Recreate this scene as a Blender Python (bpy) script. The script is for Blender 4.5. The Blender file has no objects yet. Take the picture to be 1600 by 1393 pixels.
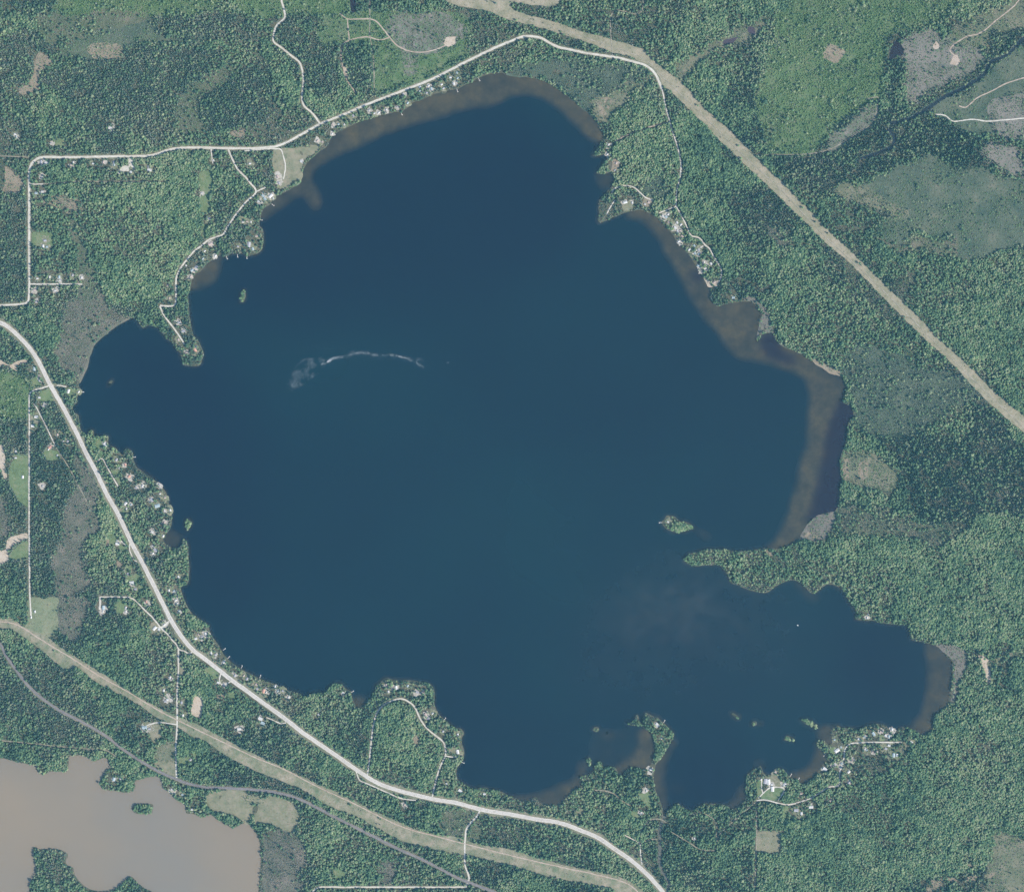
import bpy, bmesh, math, random
import numpy as np
from mathutils import Vector, Matrix
from mathutils.geometry import delaunay_2d_cdt

random.seed(11)
RNG = np.random.default_rng(11)
SC = bpy.context.scene
COL = SC.collection
S = 2.5                      # metres per photograph pixel
CX, CY = 800.0, 696.5
MARG = 80                    # raster margin in pixels
RW, RH = 1600 + 2 * MARG, 1393 + 2 * MARG


def wx(px): return (px - CX) * S
def wy(py): return (CY - py) * S


# ------------------------------------------------------------------ camera, sky, sun, exposure
CAM_Z = 12000.0
cam = bpy.data.cameras.new('camera')
cam.sensor_width = 36.0
cam.lens = 36.0 * (CAM_Z - 4.0) / (1600 * S)
cam.clip_start = 10.0
cam.clip_end = 40000.0
cam_o = bpy.data.objects.new('camera', cam)
cam_o.location = (0, 0, CAM_Z)
cam_o.rotation_euler = (0, 0, 0)
COL.objects.link(cam_o)
SC.camera = cam_o

SUN_EL, SUN_AZ = 47.0, 118.0     # azimuth clockwise from north (image top)
world = bpy.data.worlds.new('World')
SC.world = world
world.use_nodes = True
wn = world.node_tree
wn.nodes.clear()
sky = wn.nodes.new('ShaderNodeTexSky')
sky.sky_type = 'NISHITA'
sky.sun_disc = False
sky.sun_elevation = math.radians(SUN_EL)
sky.sun_rotation = math.radians(SUN_AZ)
bg = wn.nodes.new('ShaderNodeBackground')
bg.inputs['Strength'].default_value = 0.15
wo = wn.nodes.new('ShaderNodeOutputWorld')
wn.links.new(sky.outputs[0], bg.inputs[0])
wn.links.new(bg.outputs[0], wo.inputs[0])

sun = bpy.data.lights.new('sun', 'SUN')
sun.energy = 3.8
sun.angle = math.radians(0.5)
sun.color = (1.0, 0.91, 0.79)
sun_o = bpy.data.objects.new('sun', sun)
az, el = math.radians(SUN_AZ), math.radians(SUN_EL)
sdir = Vector((math.sin(az) * math.cos(el), math.cos(az) * math.cos(el), math.sin(el)))
sun_o.rotation_euler = sdir.to_track_quat('Z', 'Y').to_euler()
sun_o.location = sdir * 3000
COL.objects.link(sun_o)

SC.view_settings.view_transform = 'Standard'
SC.view_settings.look = 'None'
SC.view_settings.gamma = 1.0
SC.view_settings.exposure = 1.05
SC.view_settings.use_curve_mapping = False
SC.render.engine = 'CYCLES'
SC.cycles.max_bounces = 6
SC.cycles.diffuse_bounces = 4
SC.cycles.glossy_bounces = 1
SC.cycles.transmission_bounces = 2
SC.cycles.volume_bounces = 0
SC.cycles.transparent_max_bounces = 4
SC.cycles.caustics_reflective = False
SC.cycles.caustics_refractive = False
SC.cycles.use_denoising = True
SC.cycles.denoiser = 'OPENIMAGEDENOISE'
SC.cycles.denoising_input_passes = 'RGB_ALBEDO_NORMAL'
SC.cycles.denoising_prefilter = 'ACCURATE'
HAZE_DENSITY = 0.55e-5
HAZE_COLOR = (0.24, 0.72, 1.0)

# ------------------------------------------------------------------ traced data (photograph pixels)
LAKE = [(785,114),(800,118),(830,122),(850,127),(868,137),(886,150),(902,163),(918,176),(931,190),(938,202),(943,214),(936,226),(931,234),(926,243),(936,243),(948,240),(951,243),(950,247),(940,257),(935,265),(932,271),(944,272),(953,269),(957,275),(959,283),(955,292),(945,303),(936,314),(935,325),(936,333),(934,342),(938,348),(947,344),(957,340),(968,336),(978,332),(990,329),(1002,329),(1012,332),(1020,336),(1027,341),(1035,349),(1043,357),(1050,365),(1057,376),(1064,384),(1072,394),(1080,403),(1086,413),(1092,423),(1098,433),(1102,441),(1108,447),(1110,456),(1108,464),(1111,470),(1120,479),(1128,477),(1138,473),(1150,473),(1160,471),(1172,471),(1180,476),(1186,484),(1190,492),(1186,502),(1186,517),(1183,533),(1187,530),(1190,523),(1200,520),(1208,522),(1211,530),(1217,537),(1226,543),(1240,548),(1252,553),(1262,560),(1273,567),(1287,574),(1297,581),(1306,584),(1313,586),(1318,593),(1322,604),(1319,615),(1316,627),(1322,631),(1328,634),(1333,643),(1333,650),(1326,658),(1324,668),(1323,680),(1320,695),(1314,712),(1312,722),(1313,735),(1314,750),(1312,765),(1311,780),(1309,792),(1307,800),(1297,800),(1288,802),(1276,807),(1264,815),(1259,823),(1254,832),(1250,841),(1240,847),(1228,853),(1215,857),(1200,856),(1185,857),(1172,859),(1159,860),(1143,860),(1131,857),(1122,857),(1108,857),(1099,859),(1088,862),(1076,866),(1068,874),(1076,881),(1088,884),(1104,883),(1122,882),(1129,887),(1137,898),(1141,909),(1150,913),(1162,918),(1175,922),(1188,925),(1200,925),(1208,919),(1216,914),(1228,908),(1240,906),(1252,910),(1259,917),(1264,924),(1271,927),(1280,922),(1286,916),(1296,913),(1307,915),(1318,923),(1325,937),(1334,948),(1338,958),(1337,966),(1350,969),(1365,970),(1380,973),(1397,975),(1415,977),(1420,985),(1423,998),(1434,1001),(1450,1005),(1464,1008),(1472,1013),(1478,1024),(1487,1031),(1488,1046),(1488,1062),(1485,1080),(1482,1098),(1475,1106),(1465,1112),(1459,1120),(1458,1130),(1456,1140),(1448,1145),(1441,1148),(1434,1143),(1425,1138),(1415,1135),(1405,1137),(1398,1141),(1389,1138),(1382,1132),(1372,1130),(1360,1131),(1350,1136),(1338,1138),(1328,1136),(1318,1137),(1308,1133),(1300,1139),(1299,1148),(1302,1156),(1296,1163),(1288,1157),(1279,1156),(1275,1163),(1281,1170),(1290,1177),(1292,1185),(1286,1194),(1280,1203),(1271,1214),(1262,1221),(1253,1224),(1246,1218),(1237,1215),(1232,1211),(1226,1204),(1218,1199),(1213,1203),(1207,1210),(1195,1208),(1191,1200),(1187,1195),(1183,1200),(1175,1203),(1169,1209),(1166,1216),(1166,1228),(1164,1237),(1165,1247),(1160,1254),(1153,1260),(1145,1264),(1138,1259),(1127,1256),(1115,1255),(1103,1255),(1092,1259),(1085,1264),(1077,1265),(1068,1260),(1060,1255),(1052,1258),(1045,1263),(1041,1270),(1038,1278),(1036,1272),(1035,1262),(1031,1250),(1026,1238),(1023,1225),(1021,1212),(1023,1204),(1025,1195),(1031,1187),(1040,1174),(1046,1162),(1052,1152),(1053,1146),(1047,1139),(1040,1131),(1035,1128),(1028,1121),(1017,1117),(1008,1113),(1005,1120),(1003,1129),(1000,1128),(997,1117),(993,1118),(990,1125),(984,1128),(978,1126),(982,1131),(990,1133),(1002,1134),(1010,1140),(1018,1146),(1022,1156),(1023,1170),(1021,1183),(1017,1193),(1010,1201),(1000,1200),(988,1198),(979,1203),(972,1210),(966,1208),(962,1200),(952,1196),(943,1197),(937,1188),(930,1195),(926,1205),(917,1210),(906,1213),(910,1221),(907,1228),(896,1234),(886,1244),(878,1253),(865,1257),(850,1256),(842,1252),(838,1245),(830,1248),(815,1250),(803,1245),(795,1243),(783,1236),(770,1233),(757,1230),(745,1231),(735,1230),(725,1224),(717,1219),(713,1210),(714,1200),(720,1192),(724,1183),(725,1172),(722,1163),(722,1152),(725,1145),(720,1138),(710,1136),(703,1130),(695,1124),(688,1118),(681,1107),(679,1097),(679,1085),(678,1075),(670,1067),(657,1065),(640,1062),(625,1062),(612,1061),(602,1059),(594,1065),(587,1070),(583,1080),(579,1090),(571,1098),(566,1104),(557,1105),(553,1097),(550,1087),(548,1080),(540,1075),(532,1068),(522,1067),(514,1074),(508,1082),(497,1082),(487,1083),(477,1087),(465,1082),(450,1078),(437,1072),(425,1067),(415,1064),(405,1059),(391,1052),(380,1047),(370,1040),(359,1032),(351,1024),(345,1015),(340,1005),(331,994),(327,984),(325,976),(314,968),(299,957),(291,944),(284,926),(283,916),(293,912),(295,898),(296,886),(294,873),(294,856),(291,846),(287,842),(284,846),(283,852),(273,856),(263,852),(256,846),(256,838),(264,829),(268,819),(269,808),(267,797),(263,785),(260,770),(251,759),(236,746),(224,738),(214,730),(209,720),(208,713),(207,706),(200,701),(193,704),(191,710),(186,706),(180,699),(172,696),(169,691),(170,682),(166,680),(159,680),(148,681),(146,672),(140,672),(135,679),(131,676),(126,671),(124,660),(123,649),(116,644),(113,637),(114,634),(120,629),(121,620),(127,612),(125,606),(123,601),(126,594),(129,587),(134,577),(137,569),(139,557),(142,549),(146,539),(158,527),(173,515),(186,506),(201,498),(211,498),(219,508),(224,512),(232,508),(244,511),(251,518),(259,528),(268,535),(274,545),(281,551),(284,564),(286,570),(299,572),(312,570),(316,560),(318,553),(314,541),(309,531),(302,523),(299,508),(296,493),(295,476),(294,460),(298,450),(300,438),(304,429),(314,423),(322,413),(334,404),(344,399),(354,401),(362,396),(377,396),(386,400),(397,398),(403,396),(409,390),(411,381),(412,370),(411,359),(405,352),(406,344),(409,332),(412,326),(422,319),(426,312),(432,307),(447,299),(460,292),(470,286),(472,275),(474,266),(477,260),(482,252),(490,245),(500,236),(510,229),(515,220),(521,211),(531,205),(544,199),(559,191),(575,187),(596,180),(610,177),(619,175),(627,176),(631,172),(640,166),(646,160),(660,156),(670,151),(682,146),(696,146),(699,142),(715,139),(724,134),(736,129),(747,122),(761,117),(775,114)]
ISLANDS = {
 'island_west': [(375,471),(376,460),(377,456),(382,452),(384,461),(382,470),(379,472)],
 'islet_reed': [(168,602),(171,596),(176,594),(174,599)],
 'island_cove': [(288,814),(292,811),(300,815),(299,820),(293,829),(290,825)],
 'island_east': [(1034,815),(1038,811),(1042,805),(1053,806),(1060,812),(1066,814),(1076,817),(1082,822),(1085,827),(1077,827),(1071,830),(1062,831),(1051,830),(1041,826),(1036,820)],
 'islet_a': [(926,1140),(928,1136),(935,1136),(936,1141),(931,1143)],
 'islet_b': [(946,1144),(949,1143),(951,1146),(948,1147)],
 'islet_c': [(916,1189),(917,1184),(921,1183),(924,1190),(923,1196),(919,1194)],
 'islet_d': [(1141,1112),(1146,1113),(1151,1117),(1157,1121),(1152,1122),(1146,1119)],
 'islet_e': [(1174,1130),(1177,1126),(1182,1127),(1182,1132),(1177,1133)],
 'islet_f': [(1187,1131),(1189,1129),(1191,1131),(1189,1133)],
 'island_bay': [(1251,1124),(1260,1123),(1270,1127),(1278,1135),(1276,1139),(1267,1135),(1256,1129)],
 'island_small_bay': [(1226,1150),(1231,1149),(1239,1153),(1240,1157),(1234,1157),(1226,1156)],
}
BROWN = [(-120,1180),(-40,1188),(2,1184),(15,1187),(30,1191),(48,1194),(57,1195),(57,1204),(67,1210),(78,1205),(93,1205),(104,1205),(107,1194),(109,1181),(121,1180),(136,1182),(146,1189),(161,1184),(168,1186),(173,1196),(166,1204),(160,1214),(155,1224),(163,1233),(181,1235),(201,1238),(211,1230),(211,1220),(224,1216),(236,1213),(251,1216),(255,1229),(266,1238),(275,1249),(289,1257),(291,1270),(305,1272),(315,1277),(327,1272),(339,1279),(352,1288),(362,1292),(372,1290),(377,1287),(389,1287),(396,1294),(401,1304),(405,1314),(408,1339),(405,1370),(403,1393),(395,1425),(360,1500),(-120,1500)]
BROWN_ISLES = {
 'island_brown': [(206,1264),(211,1257),(224,1255),(239,1256),(238,1264),(237,1270),(226,1272),(211,1270)],
 'brown_point': [(52,1324),(63,1326),(85,1326),(99,1329),(106,1336),(102,1346),(106,1352),(114,1355),(116,1365),(123,1375),(133,1385),(148,1391),(173,1392),(188,1382),(204,1369),(214,1378),(226,1387),(238,1394),(248,1420),(250,1460),(40,1460),(44,1400),(49,1375),(56,1362),(55,1345)],
}
PONDS = [
 ('dark square beaver pond west of the grey clear-cut', [(1390,95),(1390,83),(1395,68),(1401,64),(1411,75),(1410,87),(1402,88),(1393,93)], 'pond'),
 ('narrow dark pond at the top edge north of the dirt tracks', [(546,-20),(547,0),(548,15),(552,21),(556,15),(556,-20)], 'pond'),
 ('purplish pool in the marsh strip beside the cleared line', [(1169,50),(1168,44),(1172,41),(1179,46),(1180,54),(1174,55)], 'pond_purple'),
 ('faint purplish pool at the bend of the marsh strip', [(1129,68),(1132,63),(1142,61),(1151,58),(1148,65),(1138,70)], 'pond_purple'),
]
CREEK = [(1038,1274),(1037,1280),(1032,1292),(1031,1307),(1031,1324),(1031,1345),(1034,1358),(1041,1370),(1045,1380),(1042,1393),(1040,1450)]

# shallows: polygon, strength, kind
SHALLOW = [
 ([(925,1150),(1000,1138),(1012,1165),(985,1203),(935,1203)], 0.14),
 ([(400,340),(415,341),(435,327),(455,314),(472,303),(484,318),(493,327),(501,318),(497,300),(487,285),(488,266),(510,250),(532,239),(574,221),(611,203),(655,189),(692,181),(717,172),(755,165),(780,158),(800,148),(830,146),(855,155),(883,178),(908,201),(928,219),(945,225),(970,200),(900,120),(790,85),(600,150),(450,230),(390,310)], 1.0),
 ([(296,453),(317,447),(334,437),(340,425),(344,410),(345,394),(300,395),(280,450)], 1.0),
 ([(978,335),(1000,342),(1017,355),(1032,376),(1040,392),(1061,426),(1076,458),(1096,489),(1118,514),(1141,544),(1156,559),(1184,565),(1209,569),(1239,579),(1258,591),(1265,611),(1266,639),(1263,664),(1260,700),(1254,712),(1250,738),(1243,765),(1233,800),(1223,826),(1210,848),(1195,862),(1270,870),(1360,720),(1350,580),(1220,460),(1100,380),(1000,315)], 1.0),
 ([(1450,1000),(1451,1050),(1449,1081),(1439,1118),(1424,1138),(1450,1165),(1510,1100),(1500,1000)], 0.9),
 ([(955,1206),(985,1182),(1000,1162),(1001,1140),(1020,1138),(1032,1180),(1015,1208)], 1.0),
 ([(800,1246),(830,1243),(860,1232),(890,1222),(903,1212),(918,1225),(880,1262),(840,1268)], 0.7),
 ([(1022,1195),(1042,1168),(1052,1153),(1058,1157),(1046,1180),(1037,1205),(1039,1235),(1042,1275),(1028,1275),(1016,1220)], 0.7),
 ([(1138,1266),(1146,1246),(1164,1225),(1175,1255)], 0.6),
 ([(1225,1212),(1258,1205),(1273,1183),(1282,1163),(1302,1180),(1280,1218),(1255,1232)], 0.8),
 ([(1280,1140),(1305,1138),(1305,1162),(1284,1164)], 0.7),
 ([(254,826),(284,838),(287,858),(254,858)], 0.5),
 ([(548,1090),(570,1090),(570,1110),(548,1110)], 0.8),
 ([(930,268),(960,266),(962,290),(940,292)], 0.5),
 ([(1084,826),(1094,829),(1106,836),(1111,843),(1102,840),(1090,832)], 0.5),
 ([(1240,905),(1256,905),(1268,925),(1280,930),(1270,940),(1256,928)], 0.35),
 ([(935,1140),(956,1143),(955,1158),(945,1150)], 0.45),
 ([(1178,1190),(1192,1188),(1196,1200),(1182,1200)], 0.4),
 ([(905,1190),(920,1190),(914,1212),(904,1210)], 0.4),
 ([(1050,1225),(1066,1228),(1062,1236),(1048,1232)], 0.25),
]
MURK = [[(1292,668),(1308,632),(1328,606),(1342,640),(1342,700),(1320,802),(1258,818),(1270,782),(1282,730)],
        [(1192,520),(1215,520),(1225,548),(1245,560),(1240,572),(1200,560),(1186,545)],
        [(1078,420),(1094,424),(1100,438),(1086,442)],
        [(1186,531),(1190,522),(1210,520),(1214,536),(1196,541)]]
WIND = [([(930,960),(1010,900),(1080,880),(1140,905),(1200,930),(1250,945),(1180,960),(1120,990),(1050,1000),(980,1030)], 1.0),
        ([(850,1000),(960,900),(1050,860),(1130,900),(1230,940),(1300,1000),(1250,1080),(1130,1110),(1000,1110),(880,1110)], 0.3),
        ]

# ground cover polygons: (class, ground material, pixels, label or None)
CON, DEC, CONLOW, YOUNG, GREYBOG, BOG, OLIVE, FEN, OPEN, CUT, CUTGREY, ROUGH = 3, 2, 4, 5, 6, 7, 8, 9, 10, 11, 12, 13
COVER = [
 (DEC, None, [(1070,876),(1130,856),(1250,850),(1290,845),(1340,838),(1440,848),(1475,852),(1500,830),(1530,805),(1600,800),(1700,800),(1700,1010),(1540,1010),(1480,1005),(1420,985),(1330,950),(1290,915),(1140,905)], None),
 (DEC, None, [(960,200),(1040,190),(1060,240),(1060,300),(1000,300),(960,300)], None),
 (DEC, None, [(1060,170),(1150,255),(1140,280),(1080,300),(1062,250)], None),
 (DEC, None, [(1220,540),(1210,450),(1300,440),(1400,510),(1420,560),(1300,570)], None),
 (DEC, None, [(1440,510),(1520,480),(1660,430),(1660,600),(1560,600)], None),
 (DEC, None, [(1471,652),(1502,631),(1509,664),(1507,679),(1476,687),(1449,674)], None),
 (DEC, None, [(575,1120),(640,1100),(690,1160),(680,1235),(580,1210)], None),
 (DEC, None, [(150,300),(290,300),(300,380),(250,460),(170,470),(150,380)], None),
 (DEC, None, [(1190,1270),(1400,1190),(1440,1150),(1600,1080),(1700,1080),(1700,1300),(1560,1310),(1540,1350),(1300,1400),(1190,1400)], None),
 (CON, None, [(70,110),(150,95),(240,80),(340,80),(320,120),(280,170),(230,200),(150,180),(90,150)], None),
 (CON, None, [(240,30),(330,20),(400,30),(400,60),(340,60),(300,65),(250,55)], None),
 (CON, None, [(310,200),(320,150),(380,110),(420,100),(420,180),(360,200)], None),
 (CON, None, [(450,90),(480,60),(520,75),(530,130),(520,150),(490,150)], None),
 (CON, None, [(0,60),(60,50),(90,80),(60,100),(30,130),(0,130)], None),
 (CON, None, [(-80,300),(0,302),(44,300),(44,470),(-80,470)], None),
 (CON, None, [(1391,687),(1439,672),(1509,687),(1527,627),(1552,639),(1577,664),(1600,690),(1700,700),(1700,805),(1520,805),(1500,830),(1490,835),(1440,815),(1430,790),(1410,745),(1400,720)], None),
 (CON, None, [(1390,196),(1415,188),(1440,182),(1475,190),(1505,210),(1540,218),(1548,235),(1560,262),(1500,265),(1470,247),(1440,247),(1395,262),(1330,285),(1300,300),(1240,290),(1205,262),(1200,245),(1290,240),(1333,254),(1371,239),(1393,229)], None),
 (CON, None, [(1420,185),(1450,160),(1500,130),(1530,105),(1545,75),(1570,45),(1610,30),(1610,70),(1577,90),(1547,105),(1537,120),(1512,140),(1476,158),(1430,190)], None),
 (CON, None, [(1400,95),(1410,95),(1402,131),(1396,161),(1398,190),(1386,196),(1383,161),(1390,120)], None),
 (CON, None, [(1580,318),(1620,312),(1620,345),(1582,340)], None),
 (CON, None, [(800,40),(880,60),(950,85),(900,76),(840,56)], None),
 (CONLOW, 'moss', [(1341,541),(1401,551),(1431,576),(1496,589),(1527,614),(1496,634),(1471,652),(1446,669),(1391,684),(1341,662),(1336,639),(1333,601),(1318,581),(1322,560)], 'low bog spruce flat on the east shore'),
 (CONLOW, 'bog', [(1361,800),(1396,790),(1426,813),(1494,823),(1496,836),(1471,851),(1439,843),(1406,836),(1376,841),(1336,833),(1308,821),(1311,795)], None),
 (CONLOW, 'moss', [(1001,301),(1017,285),(1030,274),(1042,290),(1049,304),(1034,312),(1020,312)], 'round dark bog beside the eastern headland road'),
 (CONLOW, 'moss', [(790,118),(820,95),(880,95),(960,100),(1010,112),(980,135),(940,152),(918,172),(880,140),(850,122)], 'low bog spruce woods north of the lake'),
 (YOUNG, 'regen', [(1180,150),(1200,90),(1215,30),(1240,0),(1310,-60),(1500,-60),(1480,20),(1420,45),(1385,60),(1375,150),(1340,165),(1300,205),(1262,238),(1215,240),(1190,200)], 'green young aspen regrowth north of the cleared line'),
 (YOUNG, 'regen', [(-80,585),(40,590),(44,650),(30,655),(-80,640)], 'green young regrowth at the west edge'),
 (YOUNG, 'regen', [(360,-40),(540,-40),(545,16),(505,22),(450,24),(400,28),(372,14)], 'thin regrowth along the top edge west of the pond'),
 (BOG, 'bog', [(60,20),(95,12),(140,24),(112,58),(82,76),(62,58)], 'brushy slope west of the narrow fen'),
 (BOG, 'bog', [(1376,364),(1402,374),(1440,366),(1470,376),(1500,370),(1503,404),(1470,398),(1440,392),(1400,398),(1380,384)], 'scrubby southern margin of the broad sedge fen'),
 (YOUNG, 'regen', [(110,-20),(200,-20),(340,-20),(330,15),(240,22),(150,30),(90,15)], 'olive regrowth along the top edge'),
 (GREYBOG, 'greybog', [(133,433),(151,435),(163,455),(171,481),(191,491),(203,499),(180,515),(150,540),(140,570),(126,600),(113,581),(100,576),(88,559),(83,548),(95,531),(98,491),(113,471),(126,458)], 'grey alder swamp on the western bay'),
 (GREYBOG, 'greybog', [(121,700),(131,715),(151,750),(161,773),(156,785),(161,800),(163,831),(136,841),(131,861),(137,891),(136,921),(95,931),(88,931),(85,881),(93,856),(100,821),(106,785),(121,765),(128,750),(118,720)], 'grey bog strip west of the highway'),
 (GREYBOG, 'greybog', [(88,934),(131,934),(136,964),(123,996),(95,989),(90,966)], 'grey bog east of the pale green field'),
 (GREYBOG, 'greybog', [(420,1297),(458,1302),(480,1322),(483,1344),(470,1365),(475,1393),(470,1450),(408,1450),(411,1339),(410,1314)], 'grey swamp east of the brown lake'),
 (GREYBOG, 'greybog', [(596,1344),(614,1344),(614,1380),(596,1380)], 'grey swale south of the railway'),
 (GREYBOG, 'greybog', [(1203,352),(1222,360),(1233,385),(1212,380)], 'grey wet hollow east of the lake cottages'),
 (GREYBOG, 'greybog', [(-80,770),(5,780),(14,800),(10,840),(-80,850)], 'grey brush at the far west edge'),
 (BOG, 'bog', [(345,105),(365,100),(350,130),(325,145),(310,165),(320,205),(285,205),(278,180),(290,150),(320,120)], 'olive brushy swale north of the gravel road'),
 (BOG, 'tan', [(69,316),(94,302),(110,305),(121,315),(127,327),(122,334),(107,330),(97,322),(81,322)], 'tan dry bog opening in the western woods'),
 (BOG, 'bog', [(109,340),(119,340),(117,365),(130,374),(135,384),(140,404),(148,420),(146,460),(135,462),(125,430),(120,395),(110,370)], 'olive brush strip running south through the western woods'),
 (BOG, 'bog', [(691,1264),(744,1267),(729,1289),(724,1307),(689,1302),(692,1280)], 'olive brush south of the highway west of the branch road'),
 (BOG, 'bog', [(729,1304),(747,1284),(754,1302),(752,1314),(729,1314)], 'olive brush south of the highway east of the branch road'),
 (BOG, 'bog', [(55,25),(85,28),(90,45),(70,50),(55,40)], 'pinkish brush opening near the top edge'),
 (BOG, 'bog', [(95,40),(150,20),(200,20),(240,35),(200,45),(150,55),(110,72),(98,60)], 'olive brush north of the narrow fen'),
 (FEN, 'fen', [(110,72),(150,55),(200,45),(240,38),(245,55),(265,62),(300,66),(325,54),(330,57),(300,70),(270,71),(235,66),(200,75),(190,88),(150,90),(115,90),(95,90),(95,82)], 'narrow grey-green fen in the northwest woods'),
 (FEN, 'tan', [(140,74),(165,72),(190,76),(188,87),(150,88)], 'pinkish dry end of the narrow fen'),
 (FEN, 'fen', [(1700,60),(1600,75),(1570,95),(1545,110),(1530,125),(1505,150),(1480,155),(1440,175),(1462,180),(1476,181),(1490,192),(1545,192),(1548,175),(1560,158),(1600,150),(1700,148)], 'smooth grey-green cut meadow southeast of the creek'),
 (FEN, 'fen', [(1489,192),(1544,192),(1555,205),(1527,212),(1505,208)], 'small grey-green meadow below the pale track'),
 (FEN, 'fen', [(1351,289),(1391,269),(1441,251),(1466,247),(1501,264),(1540,262),(1580,280),(1700,285),(1700,388),(1600,388),(1552,395),(1519,412),(1504,408),(1500,368),(1471,373),(1426,358),(1401,375),(1371,365),(1380,340),(1390,325),(1350,310),(1320,300)], 'broad grey-green sedge fen at the east edge'),
 (OLIVE, 'olive', [(1320,283),(1345,293),(1390,320),(1420,335),(1395,340),(1350,320),(1310,300)], 'olive margin of the broad sedge fen'),
 (OLIVE, 'olive', [(1479,60),(1500,40),(1540,20),(1600,-10),(1700,-20),(1700,40),(1560,50),(1527,83),(1484,75)], 'light grassy opening in the northeast corner'),
 (OLIVE, 'olive', [(1054,100),(1076,93),(1101,83),(1114,63),(1129,63),(1151,50),(1159,35),(1177,33),(1200,20),(1200,33),(1182,53),(1151,70),(1121,78),(1101,98),(1076,121),(1066,131),(1051,113)], 'winding marsh strip north of the cleared line'),
 (OLIVE, 'olive', [(933,156),(951,151),(976,136),(1016,123),(1013,133),(993,143),(986,153),(966,171),(951,191),(941,191),(932,173)], 'marshy opening by the northeast shore'),
 (ROUGH, 'tan', [(933,158),(948,152),(956,160),(950,180),(942,186),(934,172)], 'tan reed core of the northeast shore marsh'),
 (OLIVE, 'olive', [(1316,705),(1356,703),(1391,725),(1409,743),(1391,768),(1361,768),(1326,758),(1314,735)], 'grey-green marsh on the east shore'),
 (ROUGH, 'tan', [(1316,718),(1326,716),(1330,735),(1328,752),(1318,748)], 'tan reed bed at the east shore edge'),
 (ROUGH, 'tan', [(1343,722),(1355,720),(1357,740),(1346,752),(1340,740)], 'tan patch inside the east shore marsh'),
 (ROUGH, 'mud', [(1250,841),(1260,821),(1275,806),(1306,799),(1303,818),(1290,843),(1270,846)], 'greyish mud flat at the foot of the east shallows'),
 (ROUGH, 'tan', [(1258,838),(1266,828),(1278,828),(1280,836),(1268,842)], 'tan dry crest of the mud flat'),
 (ROUGH, 'mud', [(1464,1006),(1478,1022),(1488,1031),(1489,1062),(1483,1098),(1492,1096),(1497,1070),(1503,1050),(1510,1020),(1500,1010)], 'pinkish reed margin of the southeast bay'),
 (ROUGH, 'mud', [(1160,469),(1172,465),(1186,472),(1198,488),(1206,510),(1214,532),(1208,522),(1196,520),(1190,522),(1184,534),(1186,515),(1188,500),(1191,492),(1186,483),(1178,474)], 'pale reed spit at the east shore cove'),
 (ROUGH, 'tan', [(1262,558),(1275,562),(1296,573),(1314,580),(1312,588),(1296,583),(1278,572)], 'pale sandy beach on the east shore'),
 (OPEN, 'sand', [(1529,1024),(1539,1024),(1547,1032),(1549,1068),(1543,1071),(1537,1045)], 'narrow sand clearing east of the southeast bay'),
 (OLIVE, 'olive', [(1552,1032),(1580,1018),(1600,1013),(1660,1013),(1660,1022),(1600,1024),(1570,1032),(1550,1042)], 'grassy track strip at the east edge'),
 (ROUGH, 'tan', [(67,84),(84,98),(80,104),(67,113),(62,122),(63,140),(50,145),(35,150),(30,140),(45,130),(55,110),(58,98)], 'tan beaver meadow in the northwest woods'),
 (ROUGH, 'tan', [(8,261),(20,263),(23,271),(35,279),(36,294),(28,302),(5,299),(8,280)], 'tan bare patch beside the western road corner'),
 (ROUGH, 'tan', [(360,206),(385,203),(380,215),(362,212)], 'small tan clearing above the gravel road'),
 (ROUGH, 'tan', [(1287,80),(1298,68),(1320,80),(1308,98),(1287,93)], 'bare tan clearing in the northeast regrowth'),
 (OPEN, 'lawn', [(88,216),(100,216),(100,229),(87,229)], 'small lawn north of the gravel road'),
 (OPEN, 'lawn', [(312,274),(329,270),(327,307),(326,334),(314,332)], 'long mown strip in the western woods'),
 (OPEN, 'lawn', [(317,352),(325,352),(321,370),(316,371)], 'short mown strip near the shore road'),
 (OPEN, 'dry', [(429,242),(437,232),(485,231),(486,226),(496,226),(500,235),(481,250),(472,264),(470,282),(441,295),(429,287)], 'dry pasture on the northwest shore'),
 (OPEN, 'gravel', [(200,249),(207,249),(212,264),(206,271),(196,267),(186,274),(185,270),(192,260),(201,260)], 'pale gravel lot below the gravel road'),
 (OPEN, 'lawn', [(52,362),(84,366),(84,384),(70,388),(52,382)], 'green lawn beside the western road'),
 (CUT, 'regen', [(504,23),(533,23),(576,21),(641,15),(714,25),(734,38),(727,63),(727,88),(676,118),(626,133),(586,141),(583,75),(541,68),(511,70),(503,50)], 'green regrowing clear-cut with dirt tracks'),
 (CUTGREY, 'cutgrey', [(606,35),(641,20),(701,28),(724,43),(711,65),(664,80),(636,78),(616,58)], 'grey rocky part of the tracked clear-cut'),
 (CUTGREY, 'cutgrey', [(632,80),(650,84),(648,112),(636,115)], 'stony strip below the tracked clear-cut'),
 (OPEN, 'sand', [(695,70),(698,60),(711,57),(710,70),(700,73)], 'round sandy turning pad at the track end'),
 (OPEN, 'sand', [(535,103),(540,106),(546,115),(540,122),(536,115)], 'sandy pad beside the forest track'),
 (CUTGREY, 'cutpink', [(1413,65),(1441,48),(1464,48),(1479,60),(1484,75),(1527,83),(1529,100),(1501,116),(1466,136),(1461,146),(1426,163),(1415,163),(1413,100)], 'pinkish grey clear-cut beside the beaver pond'),
 (CUTGREY, 'cutpink', [(1547,176),(1552,161),(1600,151),(1700,148),(1700,221),(1600,221),(1577,214),(1554,203)], 'pinkish grey clear-cut crossed by a pale track'),
 (CUTGREY, 'cutpink', [(1549,229),(1577,229),(1592,241),(1600,266),(1582,276),(1562,261),(1539,244)], 'small pinkish clear-cut south of the pale track'),
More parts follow.
